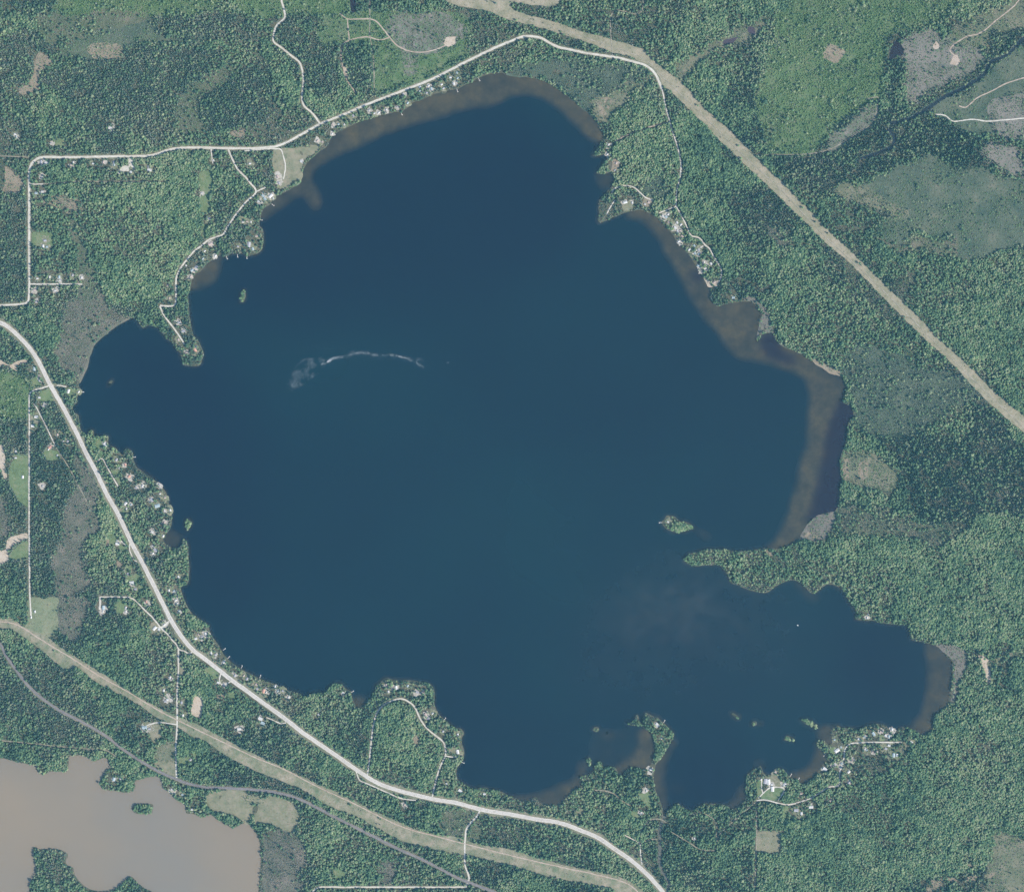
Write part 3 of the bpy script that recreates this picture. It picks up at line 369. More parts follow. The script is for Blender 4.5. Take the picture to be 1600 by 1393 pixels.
# houses per cluster: (phrase, axis used for counting, list of (px,py,roof colour, size))
HOUSES = [
 ('on the north shore below the gravel road', 'x', 'west', [(520,195,'B',1),(529,194,'T',1),(538,195,'W',.9),(519,209,'W',.8),(496,220,'B',1),(504,222,'B',1),(552,181,'G',1.1),(577,172,'G',.9),(585,177,'W',.8),(592,176,'W',1),(604,172,'W',.9),(630,147,'G',1),(637,161,'T',1),(621,167,'G',.9),(656,136,'W',1),(656,142,'T',.9),(670,134,'W',1),(674,139,'T',1.2),(690,132,'W',1.1),(693,138,'G',1),(704,121,'W',1.1),(715,122,'T',1),(709,131,'W',1.1),(714,114,'T',.9),(667,145,'G',.9)]),
 ('on the dry pasture by the northwest shore', 'y', 'north', [(471,252,'W',1),(434,276,'B',1.2),(436,286,'G',1)]),
 ('along the northwest shore lane', 'y', 'north', [(423,306,'W',1.4),(427,310,'W',.8),(411,306,'T',1.2),(414,311,'T',1.2),(404,315,'W',1),(391,256,'W',1),(386,346,'B',.9),(380,347,'W',.9),(392,347,'W',.9),(401,369,'B',1),(389,382,'G',1.7),(395,389,'T',1.2),(329,381,'B',1.5),(372,385,'G',1),(291,415,'W',.9),(300,422,'T',1.2),(307,417,'G',1.2),(298,432,'B',1),(317,404,'T',.9),(320,392,'W',.9),(337,399,'W',1.1),(262,446,'B',1.1),(265,466,'B',1),(280,504,'G',1.2),(287,517,'G',1.2),(279,531,'B',1)]),
 ('at the tip of the western point', 'x', 'west', [(291,551,'B',1.1),(305,547,'R',1.3),(306,541,'W',.8)]),
 ('beside the long mown strip', 'y', 'north', [(334,251,'W',.8),(316,302,'W',.7),(327,342,'G',1.2)]),
 ('just below the gravel road in the northwest', 'x', 'west', [(65,253,'G',1.2),(73,255,'W',1.3),(112,258,'B',1),(115,254,'W',.8),(146,256,'W',.9),(162,254,'B',1),(178,254,'G',1),(179,258,'T',1),(205,269,'W',1.2),(234,266,'W',1.4),(232,261,'G',1)]),
 ('in the woods north of the gravel road', 'x', 'west', [(24,210,'W',1),(26,214,'T',.9),(80,224,'G',.7),(173,200,'W',1.3)]),
 ('beside the straight western road', 'y', 'north', [(66,277,'W',.9),(57,302,'T',1.2),(67,300,'W',1.1),(68,385,'W',1.2),(71,376,'G',1.2),(74,386,'T',1)]),
 ('on the short dead-end road', 'x', 'west', [(59,435,'W',.9),(78,433,'W',1),(93,433,'T',1.2),(94,438,'W',.8),(114,430,'G',1),(128,434,'W',.9),(55,453,'B',1.1),(87,454,'W',1),(58,471,'G',1)]),
 ('between the west lane and the highway', 'y', 'north', [(54,576,'T',1.3),(62,588,'B',1),(62,594,'G',1.1),(62,621,'W',1),(69,633,'W',.9),(57,651,'W',1.3),(52,665,'W',1.4),(79,698,'R',1.3),(76,702,'W',.8),(25,705,'W',1.2),(90,711,'W',.8),(106,689,'G',1.1),(99,689,'W',.8),(90,679,'B',1)]),
 ('on the little western point by the highway', 'x', 'west', [(107,611,'W',1.3),(123,612,'W',1)]),
 ('along the long lawn of the straight west road', 'y', 'north', [(36,745,'W',1.2),(25,715,'W',.9),(67,759,'G',1),(55,955,'W',1),(49,964,'W',.9)]),
 ('on the wooded shore east of the highway', 'y', 'north', [(164,695,'W',1.5),(182,718,'G',1.2),(196,726,'R',1.1),(202,744,'R',1.2),(186,731,'W',.7),(223,759,'W',1.2),(213,762,'G',1),(197,786,'W',1.3),(198,794,'W',.8),(205,788,'T',.8),(237,781,'G',1.3),(246,790,'T',1.7),(258,777,'B',1),(250,771,'W',.9),(266,797,'W',1.1),(257,798,'W',.8),(257,816,'B',1),(238,831,'W',1.2),(255,837,'W',1),(249,757,'G',.9)]),
 ('on the shore between cove and highway bend', 'y', 'north', [(239,864,'W',1.1),(243,859,'G',1.4),(239,852,'W',.8),(279,901,'W',1),(264,922,'W',1),(272,923,'T',1),(275,937,'W',1),(277,942,'W',.8),(280,954,'T',1)]),
 ('on the lawns west of the highway', 'y', 'north', [(184,849,'W',1.3),(183,844,'T',.7),(206,910,'W',1.6),(200,896,'G',1.2),(212,920,'G',1.2)]),
 ('on the lane to the dead end', 'x', 'west', [(197,949,'W',1.2),(197,955,'W',.9),(162,949,'T',1.4),(161,955,'W',.8),(242,981,'W',1.4),(249,983,'W',1.1),(257,975,'W',1),(229,940,'R',.9)]),
 ('between the highway and the south shore', 'x', 'west', [(306,997,'W',1.2),(310,991,'B',1),(321,990,'W',1.2),(316,994,'G',1),(330,1020,'W',1),(337,1022,'G',1),(350,1034,'W',1.2),(367,1055,'G',1.2),(381,1055,'B',1),(386,1060,'G',1.1),(401,1069,'B',1.1),(412,1079,'R',1.3),(416,1081,'W',.8),(430,1072,'W',1),(451,1089,'W',1),(434,1079,'T',1),(442,1079,'G',1),(402,1076,'G',1.2),(498,1116,'W',1),(536,1082,'W',1)]),
 ('south of the highway junction', 'x', 'west', [(341,1066,'W',1.1),(350,1069,'G',1),(407,1122,'W',1.4),(411,1129,'T',1.4),(374,1138,'W',1.3)]),
 ('along the straight south road', 'y', 'north', [(286,1117,'W',1),(284,1097,'G',1.1),(256,1078,'W',1.2),(262,1092,'W',1.1),(259,1095,'G',1),(266,1058,'W',1),(226,1136,'T',1.6),(234,1138,'G',1.1),(298,1186,'G',1.2)]),
 ('on the brown lake shore', 'x', 'west', [(178,1216,'T',1.4),(188,1216,'G',1.1),(300,1264,'W',.9),(269,1233,'W',1),(285,1241,'T',1)]),
 ('on the southern peninsula loop', 'x', 'west', [(604,1070,'B',1.1),(607,1080,'W',1),(614,1075,'B',1.2),(619,1074,'W',1.3),(637,1071,'T',1),(652,1081,'G',1.2),(662,1080,'B',1),(665,1116,'B',1.2),(676,1114,'W',1),(669,1122,'G',1.1),(692,1142,'G',1.1),(715,1147,'W',1.2),(715,1174,'W',1.4)]),
 ('by the highway south of the peninsula', 'x', 'west', [(632,1257,'B',1),(698,1224,'W',1),(719,1235,'W',1.3),(757,1240,'W',1.1)]),
 ('on the narrow spit and campground', 'y', 'north', [(1027,1132,'W',1.3),(1034,1153,'W',.9),(1017,1202,'W',1.2),(1010,1235,'W',1),(1002,1270,'W',1.1),(1085,1309,'W',.9)]),
 ('around the estate lawn', 'x', 'west', [(1189,1217,'W',.9),(1196,1220,'G',1.7),(1201,1221,'W',1.7),(1206,1225,'W',1),(1207,1232,'W',1.6),(1227,1224,'W',1.4),(1212,1206,'B',1.2)]),
 ('along the southern shore lane', 'x', 'west', [(1252,1239,'B',1.1),(1244,1265,'G',1.4),(1252,1270,'W',1.2),(1267,1260,'W',1.4),(1297,1250,'B',1.1),(1289,1201,'W',1.4),(1305,1193,'W',1.2),(1326,1205,'W',1.2),(1315,1192,'T',1),(1314,1198,'T',.9),(1326,1222,'G',1.1),(1331,1187,'B',1)]),
 ('along the straight southeast cottage lane', 'x', 'west', [(1308,1172,'W',1.6),(1314,1167,'T',.8),(1304,1155,'T',.9),(1342,1154,'W',1),(1351,1150,'T',1),(1365,1146,'T',1.3),(1377,1143,'B',1.2),(1394,1139,'W',1.1),(1389,1150,'T',1.2),(1384,1149,'W',1),(1389,1164,'W',1.1),(1384,1169,'G',1.1),(1396,1179,'T',1.3),(1401,1179,'W',1.2),(1424,1159,'W',1.2),(1354,1171,'T',1),(1351,1170,'W',1),(1364,1174,'B',1)]),
 ('on the hooked eastern headland', 'x', 'west', [(977,316,'W',1.3),(988,317,'W',1),(1008,319,'W',.9),(1014,316,'B',1.2)]),
 ('on the twin headlands', 'y', 'north', [(951,226,'W',1),(949,241,'W',.8),(963,255,'B',1.1),(961,266,'W',.9)]),
 ('in the eastern shore cottage row', 'y', 'north', [(1041,339,'T',1.1),(1044,335,'W',1),(1036,338,'W',.9),(1045,347,'B',1),(1055,356,'W',1.2),(1058,348,'W',1),(1064,351,'W',1),(1062,361,'B',1.1),(1066,369,'B',1.1),(1059,361,'W',.9),(1061,377,'W',1),(1077,390,'W',1.1),(1086,396,'T',1.1),(1092,397,'T',1),(1092,391,'G',1.1),(1085,384,'T',1),(1111,412,'W',1.2),(1102,419,'W',1.1),(1091,415,'T',1),(1096,422,'B',1),(1100,410,'W',.9),(1116,441,'B',1),(1146,465,'T',1.2)]),
 ('alone on the wooded southeast shore', 'x', 'west', [(1355,965,'W',1)]),
 ('alone on the eastern island', 'x', 'west', [(1044,815,'W',.8)]),
]
DOCKS = [(349,1015),(356,1028),(377,1043),(406,1058),(627,176),(748,123),(714,140),(425,319),(406,343),(371,398),(354,401),(386,400),(694,1124),(722,1190),(1235,1212),(1247,1218),(1393,1139),(1034,816),(1037,1128),(549,1081),(208,714),(1290,1178),(127,612)]

# ------------------------------------------------------------------ helpers
def lattice(seed, n=257):
    return np.random.default_rng(seed).random((n, n))

_LAT = {}
def vnoise(x, y, wave, seed=0, octaves=1):
    x = np.asarray(x, float); y = np.asarray(y, float)
    tot = np.zeros(np.broadcast(x, y).shape); amp = 1.0; norm = 0
    for o in range(octaves):
        key = (seed, o)
        if key not in _LAT: _LAT[key] = lattice(seed * 17 + o)
        L = _LAT[key]
        u = x / wave + 1000.37; v = y / wave + 1000.71
        iu = np.floor(u).astype(int); iv = np.floor(v).astype(int)
        fu = u - iu; fv = v - iv
        fu = fu * fu * (3 - 2 * fu); fv = fv * fv * (3 - 2 * fv)
        a = L[iu % 257, iv % 257]; b = L[(iu + 1) % 257, iv % 257]
        c = L[iu % 257, (iv + 1) % 257]; d = L[(iu + 1) % 257, (iv + 1) % 257]
        tot += amp * ((a * (1 - fu) + b * fu) * (1 - fv) + (c * (1 - fu) + d * fu) * fv)
        norm += amp; amp *= 0.5; wave = wave / 2
    return tot / norm


def smooth_line(pts, step, closed=False, bend=.5):
    P = np.array(pts, float)
    n = len(P)
    out = []
    rng = range(n if closed else n - 1)
    for i in rng:
        if closed:
            p0, p1, p2, p3 = P[(i - 1) % n], P[i], P[(i + 1) % n], P[(i + 2) % n]
        else:
            p0, p1, p2, p3 = P[max(i - 1, 0)], P[i], P[i + 1], P[min(i + 2, n - 1)]
        L = np.hypot(*(p2 - p1))
        if L < 1e-6: continue
        k = max(1, int(round(L / step)))
        # centripetal-like tension: limit tangents by the segment length
        m1 = (p2 - p0) * bend; m2 = (p3 - p1) * bend
        for m in (m1, m2):
            lm = np.hypot(*m)
            if lm > L: m *= L / lm
        for j in range(k):
            t = j / k
            h00 = 2*t**3 - 3*t**2 + 1; h10 = t**3 - 2*t**2 + t; h01 = -2*t**3 + 3*t**2; h11 = t**3 - t**2
            out.append(h00 * p1 + h10 * m1 + h01 * p2 + h11 * m2)
    if not closed: out.append(P[-1])
    return np.array(out)


def rough(poly, amp, wave, seed):
    """push an outline about a little so that it is not a clean curve"""
    P = np.array(poly)
    dx = (vnoise(P[:, 0], P[:, 1], wave, seed, 3) - .5) * 2 * amp
    dy = (vnoise(P[:, 0], P[:, 1], wave, seed + 1, 3) - .5) * 2 * amp
    return P + np.stack([dx, dy], 1)


def fill(arr, poly, val):
    """scanline fill of a polygon in pixel coordinates into a raster with margin"""
    P = np.array(poly, float) + MARG
    x0, y0 = P[:, 0], P[:, 1]
    x1, y1 = np.roll(x0, -1), np.roll(y0, -1)
    ya, yb = max(0, int(math.floor(y0.min()))), min(RH - 1, int(math.ceil(y0.max())))
    for r in range(ya, yb + 1):
        yy = r + 0.5
        m = (y0 <= yy) != (y1 <= yy)
        if not m.any(): continue
        xs = np.sort(x0[m] + (yy - y0[m]) / (y1[m] - y0[m]) * (x1[m] - x0[m]))
        for a, b in zip(xs[0::2], xs[1::2]):
            ia, ib = max(0, int(math.ceil(a - .5))), min(RW, int(math.floor(b - .5)) + 1)
            if ib > ia: arr[r, ia:ib] = val


def stroke(arr, line, width_px, val):
    P = np.array(line, float) + MARG
    h = width_px / 2
    for a, b in zip(P[:-1], P[1:]):
        xa, xb = int(max(0, min(a[0], b[0]) - h - 1)), int(min(RW, max(a[0], b[0]) + h + 2))
        ya, yb = int(max(0, min(a[1], b[1]) - h - 1)), int(min(RH, max(a[1], b[1]) + h + 2))
        if xb <= xa or yb <= ya: continue
        X, Y = np.meshgrid(np.arange(xa, xb) + .5, np.arange(ya, yb) + .5)
        d = b - a; L2 = max(d @ d, 1e-9)
        t = np.clip(((X - a[0]) * d[0] + (Y - a[1]) * d[1]) / L2, 0, 1)
        D = np.hypot(X - a[0] - t * d[0], Y - a[1] - t * d[1])
        sub = arr[ya:yb, xa:xb]
        sub[D <= h] = val


def blur(a, r, times=2):
    for _ in range(times):
        for ax in (0, 1):
            pad = [(0, 0), (0, 0)]; pad[ax] = (r + 1, r)
            c = np.cumsum(np.pad(a, pad, mode='edge'), axis=ax)
            n = a.shape[ax]
            hi = np.take(c, np.arange(2 * r + 1, 2 * r + 1 + n), axis=ax)
            lo = np.take(c, np.arange(0, n), axis=ax)
            a = (hi - lo) / (2 * r + 1)
    return a


def sample(a, px, py):
    u = np.clip(np.asarray(px, float) + MARG - .5, 0, RW - 1.001); v = np.clip(np.asarray(py, float) + MARG - .5, 0, RH - 1.001)
    iu = u.astype(int); iv = v.astype(int); fu = u - iu; fv = v - iv
    return (a[iv, iu] * (1 - fu) + a[iv, iu + 1] * fu) * (1 - fv) + (a[iv + 1, iu] * (1 - fu) + a[iv + 1, iu + 1] * fu) * fv


def nearest(a, px, py):
    return a[np.clip((np.asarray(py) + MARG).astype(int), 0, RH - 1), np.clip((np.asarray(px) + MARG).astype(int), 0, RW - 1)]


def link(name, mesh, mats=(), parent=None):
    o = bpy.data.objects.new(name, mesh)
    for m in ([mats] if not isinstance(mats, (list, tuple)) else mats): mesh.materials.append(m)
    COL.objects.link(o)
    if parent: o.parent = parent
    return o


def tag(o, label=None, cat=None, group=None, kind=None):
    if label: o['label'] = label
    if cat: o['category'] = cat
    if group: o['group'] = group
    if kind: o['kind'] = kind
    return o


def pydata(name, v, f):
    me = bpy.data.meshes.new(name)
    me.from_pydata([tuple(p) for p in v], [], [tuple(int(i) for i in q) for q in f])
    me.update()
    return me


# ------------------------------------------------------------------ materials
def node_mat(name):
    m = bpy.data.materials.new(name); m.use_nodes = True
    nt = m.node_tree; nt.nodes.clear()
    out = nt.nodes.new('ShaderNodeOutputMaterial')
    return m, nt, out


def ramp(nt, cols, lo=0.3, hi=0.7):
    r = nt.nodes.new('ShaderNodeValToRGB')
    e = r.color_ramp.elements
    n = len(cols)
    while len(e) < n: e.new(0.5)
    for i, c in enumerate(cols):
        e[i].position = lo + (hi - lo) * i / max(1, n - 1)
        e[i].color = (*c, 1)
    return r


def noise(nt, vec, wave, detail=3, rough_=.6, stretch=None):
    n = nt.nodes.new('ShaderNodeTexNoise')
    n.inputs['Scale'].default_value = 1.0 / wave
    n.inputs['Detail'].default_value = detail
    n.inputs['Roughness'].default_value = rough_
    nt.links.new(vec, n.inputs['Vector'])
    return n


def mix(nt, fac, a, b, mode='MIX'):
    m = nt.nodes.new('ShaderNodeMix'); m.data_type = 'RGBA'; m.blend_type = mode
    for s, v in ((0, fac), (6, a), (7, b)):
        if hasattr(v, 'node'): nt.links.new(v, m.inputs[s])
        elif s == 0: m.inputs[0].default_value = v
        else: m.inputs[s].default_value = (*v, 1)
    return m.outputs[2]


def ground_mat(name, cols, wave=60, fine=9, rgh=.95, speck=None, lo=.3, hi=.7, tone=.42):
    cols = [tuple(c * tone for c in q) for q in cols]
    m, nt, out = node_mat(name)
    g = nt.nodes.new('ShaderNodeNewGeometry')
    n1 = noise(nt, g.outputs['Position'], wave, 4, .62)
    r = ramp(nt, cols, lo, hi); nt.links.new(n1.outputs[0], r.inputs[0])
    n2 = noise(nt, g.outputs['Position'], fine, 3, .7)
    r2 = ramp(nt, [(.62, .62, .62), (1, 1, 1), (1.0, 1.0, 1.0)], .25, .75); nt.links.new(n2.outputs[0], r2.inputs[0])
    c = mix(nt, 1.0, r.outputs[0], r2.outputs[0], 'MULTIPLY')
    if speck:
        n3 = noise(nt, g.outputs['Position'], speck[1], 2, .8)
        r3 = ramp(nt, [(0, 0, 0), (1, 1, 1)], speck[2], speck[2] + .06); nt.links.new(n3.outputs[0], r3.inputs[0])
        c = mix(nt, r3.outputs[0], c, speck[0])
    b = nt.nodes.new('ShaderNodeBsdfPrincipled')
    b.inputs['Roughness'].default_value = rgh
    b.inputs['Specular IOR Level'].default_value = .15
    nt.links.new(c, b.inputs['Base Color'])
    nt.links.new(b.outputs[0], out.inputs[0])
    return m


GM = {
 'forest': ground_mat('forest_floor', [(.05, .055, .035), (.085, .085, .055), (.12, .11, .08)], 40, 8, tone=.75),
 'regen': ground_mat('regrowth_ground', [(.10, .19, .075), (.16, .25, .11), (.26, .30, .17)], 38, 9),
 'greybog': ground_mat('grey_bog_ground', [(.15, .165, .115), (.22, .215, .165), (.34, .29, .235)], 60, 7, lo=.34, hi=.72),
 'bog': ground_mat('olive_bog_ground', [(.12, .155, .085), (.18, .20, .125), (.28, .25, .18)], 45, 8),
 'olive': ground_mat('olive_grass', [(.16, .19, .11), (.24, .25, .16), (.34, .31, .22)], 40, 9),
 'fen': ground_mat('fen_sedge', [(.085, .13, .092), (.125, .165, .112), (.17, .20, .135), (.26, .25, .18)], 80, 10, lo=.32, hi=.76),
 'moss': ground_mat('bog_moss', [(.10, .14, .095), (.13, .17, .115), (.18, .21, .15)], 50, 7),
 'tan': ground_mat('tan_dry_grass', [(.31, .26, .18), (.40, .33, .24), (.47, .39, .29)], 22, 6, speck=((.10, .12, .07), 11, .60)),
 'mud': ground_mat('reed_mud', [(.22, .21, .18), (.30, .27, .23), (.38, .32, .27)], 20, 6, speck=((.09, .105, .075), 10, .56), tone=.36),
 'sand': ground_mat('pale_sand', [(.52, .43, .32), (.62, .52, .41), (.66, .57, .46)], 20, 6, tone=.5),
 'gravel': ground_mat('pale_gravel', [(.48, .45, .39), (.58, .55, .48), (.64, .61, .54)], 25, 5, tone=.62),
 'track': ground_mat('worn_track', [(.26, .26, .18), (.40, .37, .28), (.54, .49, .40)], 16, 5, tone=.46),
 'dirt': ground_mat('pink_dirt', [(.42, .34, .26), (.54, .44, .35), (.60, .51, .42)], 18, 5, tone=.5),
 'asphalt': ground_mat('pale_worn_asphalt', [(.50, .47, .43), (.56, .53, .485), (.60, .57, .52)], 60, 7, tone=.58),
 'shoulder': ground_mat('gravel_shoulder', [(.52, .48, .42), (.60, .565, .51), (.66, .62, .57)], 40, 6, tone=.62),
 'verge': ground_mat('dry_verge', [(.17, .20, .12), (.27, .27, .18), (.38, .34, .25)], 26, 7, tone=.46),
 'lawn': ground_mat('mown_lawn', [(.14, .20, .09), (.18, .25, .12), (.26, .28, .16)], 25, 8, tone=.5),
 'field': ground_mat('hay_field', [(.22, .27, .15), (.28, .32, .19), (.36, .36, .23)], 45, 12),
 'dry': ground_mat('dry_pasture', [(.24, .26, .16), (.33, .32, .21), (.42, .37, .27)], 30, 8, speck=((.09, .125, .06), 9, .63)),
 'cutgrey': ground_mat('grey_slash', [(.15, .18, .12), (.24, .24, .19), (.36, .33, .29)], 30, 6, speck=((.08, .115, .065), 14, .55)),
 'cutpink': ground_mat('pink_grey_slash', [(.22, .23, .18), (.29, .27, .23), (.36, .32, .28)], 50, 6, speck=((.09, .12, .075), 12, .60)),
 'corridor': ground_mat('mown_corridor', [(.25, .26, .17), (.35, .33, .22), (.45, .40, .29), (.56, .46, .36)], 38, 9, lo=.28, hi=.78, speck=((.10, .13, .07), 14, .70), tone=.47),
 'corridor_green': ground_mat('mown_corridor_green', [(.17, .23, .13), (.27, .28, .18), (.40, .36, .26), (.54, .46, .36)], 34, 9, lo=.28, hi=.78, speck=((.09, .13, .065), 18, .66), tone=.47),
 'ballast': ground_mat('railway_ballast', [(.19, .18, .19), (.235, .22, .225), (.27, .25, .25)], 40, 6, tone=.54),
 'yard_grass': ground_mat('yard_grass', [(.16, .20, .11), (.26, .27, .17), (.40, .36, .27)], 12, 5, tone=.5),
 'yard_gravel': ground_mat('yard_gravel', [(.34, .32, .27), (.48, .45, .39), (.60, .56, .50)], 12, 5, tone=.55),
}


def plain_mat(name, col, rgh=.6, var=.12):
    m, nt, out = node_mat(name)
    g = nt.nodes.new('ShaderNodeNewGeometry')
    n = noise(nt, g.outputs['Position'], 3.0, 2)
    lo = tuple(c * (1 - var) for c in col); hi = tuple(min(1, c * (1 + var)) for c in col)
    r = ramp(nt, [lo, hi]); nt.links.new(n.outputs[0], r.inputs[0])
    b = nt.nodes.new('ShaderNodeBsdfPrincipled'); b.inputs['Roughness'].default_value = rgh
    b.inputs['Specular IOR Level'].default_value = .3
    nt.links.new(r.outputs[0], b.inputs['Base Color']); nt.links.new(b.outputs[0], out.inputs[0])
    return m


ROOF = {'W': plain_mat('white_metal_roof', (.38, .38, .37), .5), 'G': plain_mat('grey_shingle_roof', (.24, .24, .26), .85),
        'B': plain_mat('brown_shingle_roof', (.29, .235, .21), .85), 'R': plain_mat('red_orange_roof', (.36, .20, .15), .8),
        'T': plain_mat('teal_metal_roof', (.22, .275, .295), .6)}
ROOFWORD = {'W': 'white-roofed', 'G': 'grey-roofed', 'B': 'brown-roofed', 'R': 'red-roofed', 'T': 'teal-roofed'}
WALL = [plain_mat('cream_siding', (.62, .58, .50)), plain_mat('grey_siding', (.42, .42, .42)), plain_mat('brown_siding', (.28, .21, .16))]
BRICK = plain_mat('chimney_brick', (.33, .2, .15), .9)
DECK = plain_mat('weathered_deck', (.42, .39, .35), .85)
STEEL = plain_mat('rail_steel', (.3, .27, .25), .45)
BARK = plain_mat('bark', (.16, .13, .10), .9)
PALEBARK = plain_mat('pale_bark', (.36, .34, .30), .9)


def leaf_mat(name, cols, shift=None, trans=.25):
    """leaf colour: each tree its own tone, stands drift slowly between tones"""
    m, nt, out = node_mat(name)
    oi = nt.nodes.new('ShaderNodeObjectInfo')
    g = nt.nodes.new('ShaderNodeNewGeometry')
    n0 = noise(nt, g.outputs['Position'], 330, 4, .55)
    n1 = nt.nodes.new('ShaderNodeMapRange'); nt.links.new(n0.outputs[0], n1.inputs[0])
    n1.inputs[1].default_value = .28; n1.inputs[2].default_value = .72; n1.inputs[3].default_value = .2; n1.inputs[4].default_value = .8
    n4 = noise(nt, g.outputs['Position'], 34, 2, .6)
    av = nt.nodes.new('ShaderNodeMath'); av.operation = 'MULTIPLY_ADD'
    nt.links.new(n4.outputs[0], av.inputs[0]); av.inputs[1].default_value = 1.0; nt.links.new(n1.outputs[0], av.inputs[2])
    hf = nt.nodes.new('ShaderNodeMath'); hf.operation = 'MULTIPLY_ADD'
    nt.links.new(av.outputs[0], hf.inputs[0]); hf.inputs[1].default_value = .75; hf.inputs[2].default_value = -.25
    add = nt.nodes.new('ShaderNodeMath'); add.operation = 'MULTIPLY_ADD'
    nt.links.new(oi.outputs['Random'], add.inputs[0]); add.inputs[1].default_value = .55
    nt.links.new(hf.outputs[0], add.inputs[2])
    r = ramp(nt, cols, .38, 1.15)
    r.color_ramp.elements[-1].position = 1.0
    nt.links.new(add.outputs[0], r.inputs[0])
    d = nt.nodes.new('ShaderNodeBsdfDiffuse'); t = nt.nodes.new('ShaderNodeBsdfTranslucent')
    nt.links.new(r.outputs[0], d.inputs[0]); nt.links.new(r.outputs[0], t.inputs[0])
    mx = nt.nodes.new('ShaderNodeMixShader'); mx.inputs[0].default_value = trans
    nt.links.new(d.outputs[0], mx.inputs[1]); nt.links.new(t.outputs[0], mx.inputs[2])
    nt.links.new(mx.outputs[0], out.inputs[0])
    return m


LEAF = {
 'aspen': leaf_mat('aspen_leaves', [(.080, .150, .093), (.143, .236, .124), (.218, .316, .158), (.31, .36, .21)], trans=.4),
 'maple': leaf_mat('broadleaf_leaves', [(.053, .104, .073), (.102, .180, .105), (.162, .250, .134), (.245, .29, .182)], trans=.4),
 'spruce': leaf_mat('spruce_needles', [(.040, .074, .066), (.070, .115, .092), (.107, .156, .118), (.165, .19, .153)], trans=.2),
 'bog_spruce': leaf_mat('bog_spruce_needles', [(.085, .130, .105), (.115, .165, .128), (.155, .20, .155)], trans=.2),
 'shrub': leaf_mat('shrub_leaves', [(.09, .15, .08), (.135, .205, .11), (.195, .245, .155)], trans=.35),
 'alder': leaf_mat('bare_alder_twigs', [(.165, .18, .145), (.22, .22, .185), (.29, .265, .23)], trans=.1),
 'sapling': leaf_mat('sapling_leaves', [(.09, .18, .08), (.15, .255, .11), (.23, .32, .15)], trans=.4),
}

# ------------------------------------------------------------------ rasters: water, distance, cover, clear mask
lake_p = rough(smooth_line(LAKE, 2.5, True), .9, 7, 3)
isl_p = {k: rough(smooth_line(v, 2.0, True), .7, 5, 5) for k, v in ISLANDS.items()}
brown_p = rough(smooth_line(BROWN, 2.5, True), .9, 7, 7)
bisl_p = {k: rough(smooth_line(v, 2.5, True), .8, 6, 9) for k, v in BROWN_ISLES.items()}
water = np.zeros((RH, RW), np.uint8)
fill(water, lake_p, 1)
for p in isl_p.values(): fill(water, p, 0)
fill(water, brown_p, 2)
for p in bisl_p.values(): fill(water, p, 0)


def dist_from(mask, n):
    """rough distance in pixels, up to n, from the true cells of the mask"""
    d = np.full(mask.shape, float(n)); d[mask] = 0
    for s in range(2):
        for a in (1, -1):
            pass
    cur = mask.copy()
    for k in range(1, n):
        nb = cur.copy()
        nb[1:] |= cur[:-1]; nb[:-1] |= cur[1:]; nb[:, 1:] |= cur[:, :-1]; nb[:, :-1] |= cur[:, 1:]
        if k % 5 in (1, 3):
            nb[1:, 1:] |= cur[:-1, :-1]; nb[1:, :-1] |= cur[:-1, 1:]; nb[:-1, 1:] |= cur[1:, :-1]; nb[:-1, :-1] |= cur[1:, 1:]
        d[nb & ~cur] = k
        cur = nb
    return d


d_land = dist_from(water > 0, 60)      # on land: distance to water
d_wat = dist_from(water == 0, 40)      # on water: distance to land
gy, gx = np.mgrid[0:RH, 0:RW]
GX = (gx + .5 - MARG - CX) * S; GY = (CY - (gy + .5 - MARG)) * S
relief = vnoise(GX, GY, 900, 21, 2) * 14
t_ = np.clip((d_land * S - 12) / 140, 0, 1); t_ = t_ * t_ * (3 - 2 * t_)
HT = np.where(water > 0, -np.clip(d_wat * S * .09, 0.05, 9), np.clip(d_land * S * .16, 0.05, 2.0) + relief * t_)
HT = blur(HT, 1, 1)


def height(px, py): return sample(HT, px, py)


cover = np.ones((RH, RW), np.uint8)
cover_polys = []
for i, (cls, mat, poly, label) in enumerate(COVER):
    big = max(np.ptp([p[0] for p in poly]), np.ptp([p[1] for p in poly])) > 60
    corr = mat in ('corridor', 'corridor_green')
    P = smooth_line(poly, 2.5, True, .5 if big else .2)
    P = rough(P, 1.3 if corr else (6.0 if big else 2.4), 9 if corr else (24 if big else 8), 40 + i)
    cover_polys.append(P)
    fill(cover, P, cls)
pond_p = [rough(smooth_line(p[1], 2, True), .8, 6, 300 + i) for i, p in enumerate(PONDS)]

clear = np.zeros((RH, RW), np.uint8)      # 1 = no tree may stand here
ROAD_P = []
ROADS = [(n, max(w, 5.2) if n == 'gravel_road' else (max(w, 4.4) if m == 'gravel' else (max(w, 4.6) if m == 'dirt' else max(w, 3.6))), vw, m, p, l) for n, w, vw, m, p, l in ROADS]
for name, w, vw, mat, pts, label in ROADS:
    L = smooth_line(pts, 3.0)
    L = rough(L, .35, 14, 77)
    ROAD_P.append(L)
    keep = w + 6 if name != 'highway' else 33
    if vw and name != 'highway': keep = w + 9.5
    if mat in ('track',): keep = w + 4.5
    if name == 'lane': keep = w + 8
    if 'section track' in label: keep = w + 8
    stroke(clear, L, keep / S, 1)
RAIL_P = smooth_line(RAIL, 3.0)
stroke(clear, RAIL_P, 16 / S, 1)
CREEK_P = rough(smooth_line(CREEK, 2.0), .5, 8, 91)
stroke(clear, CREEK_P, 13 / S, 1)
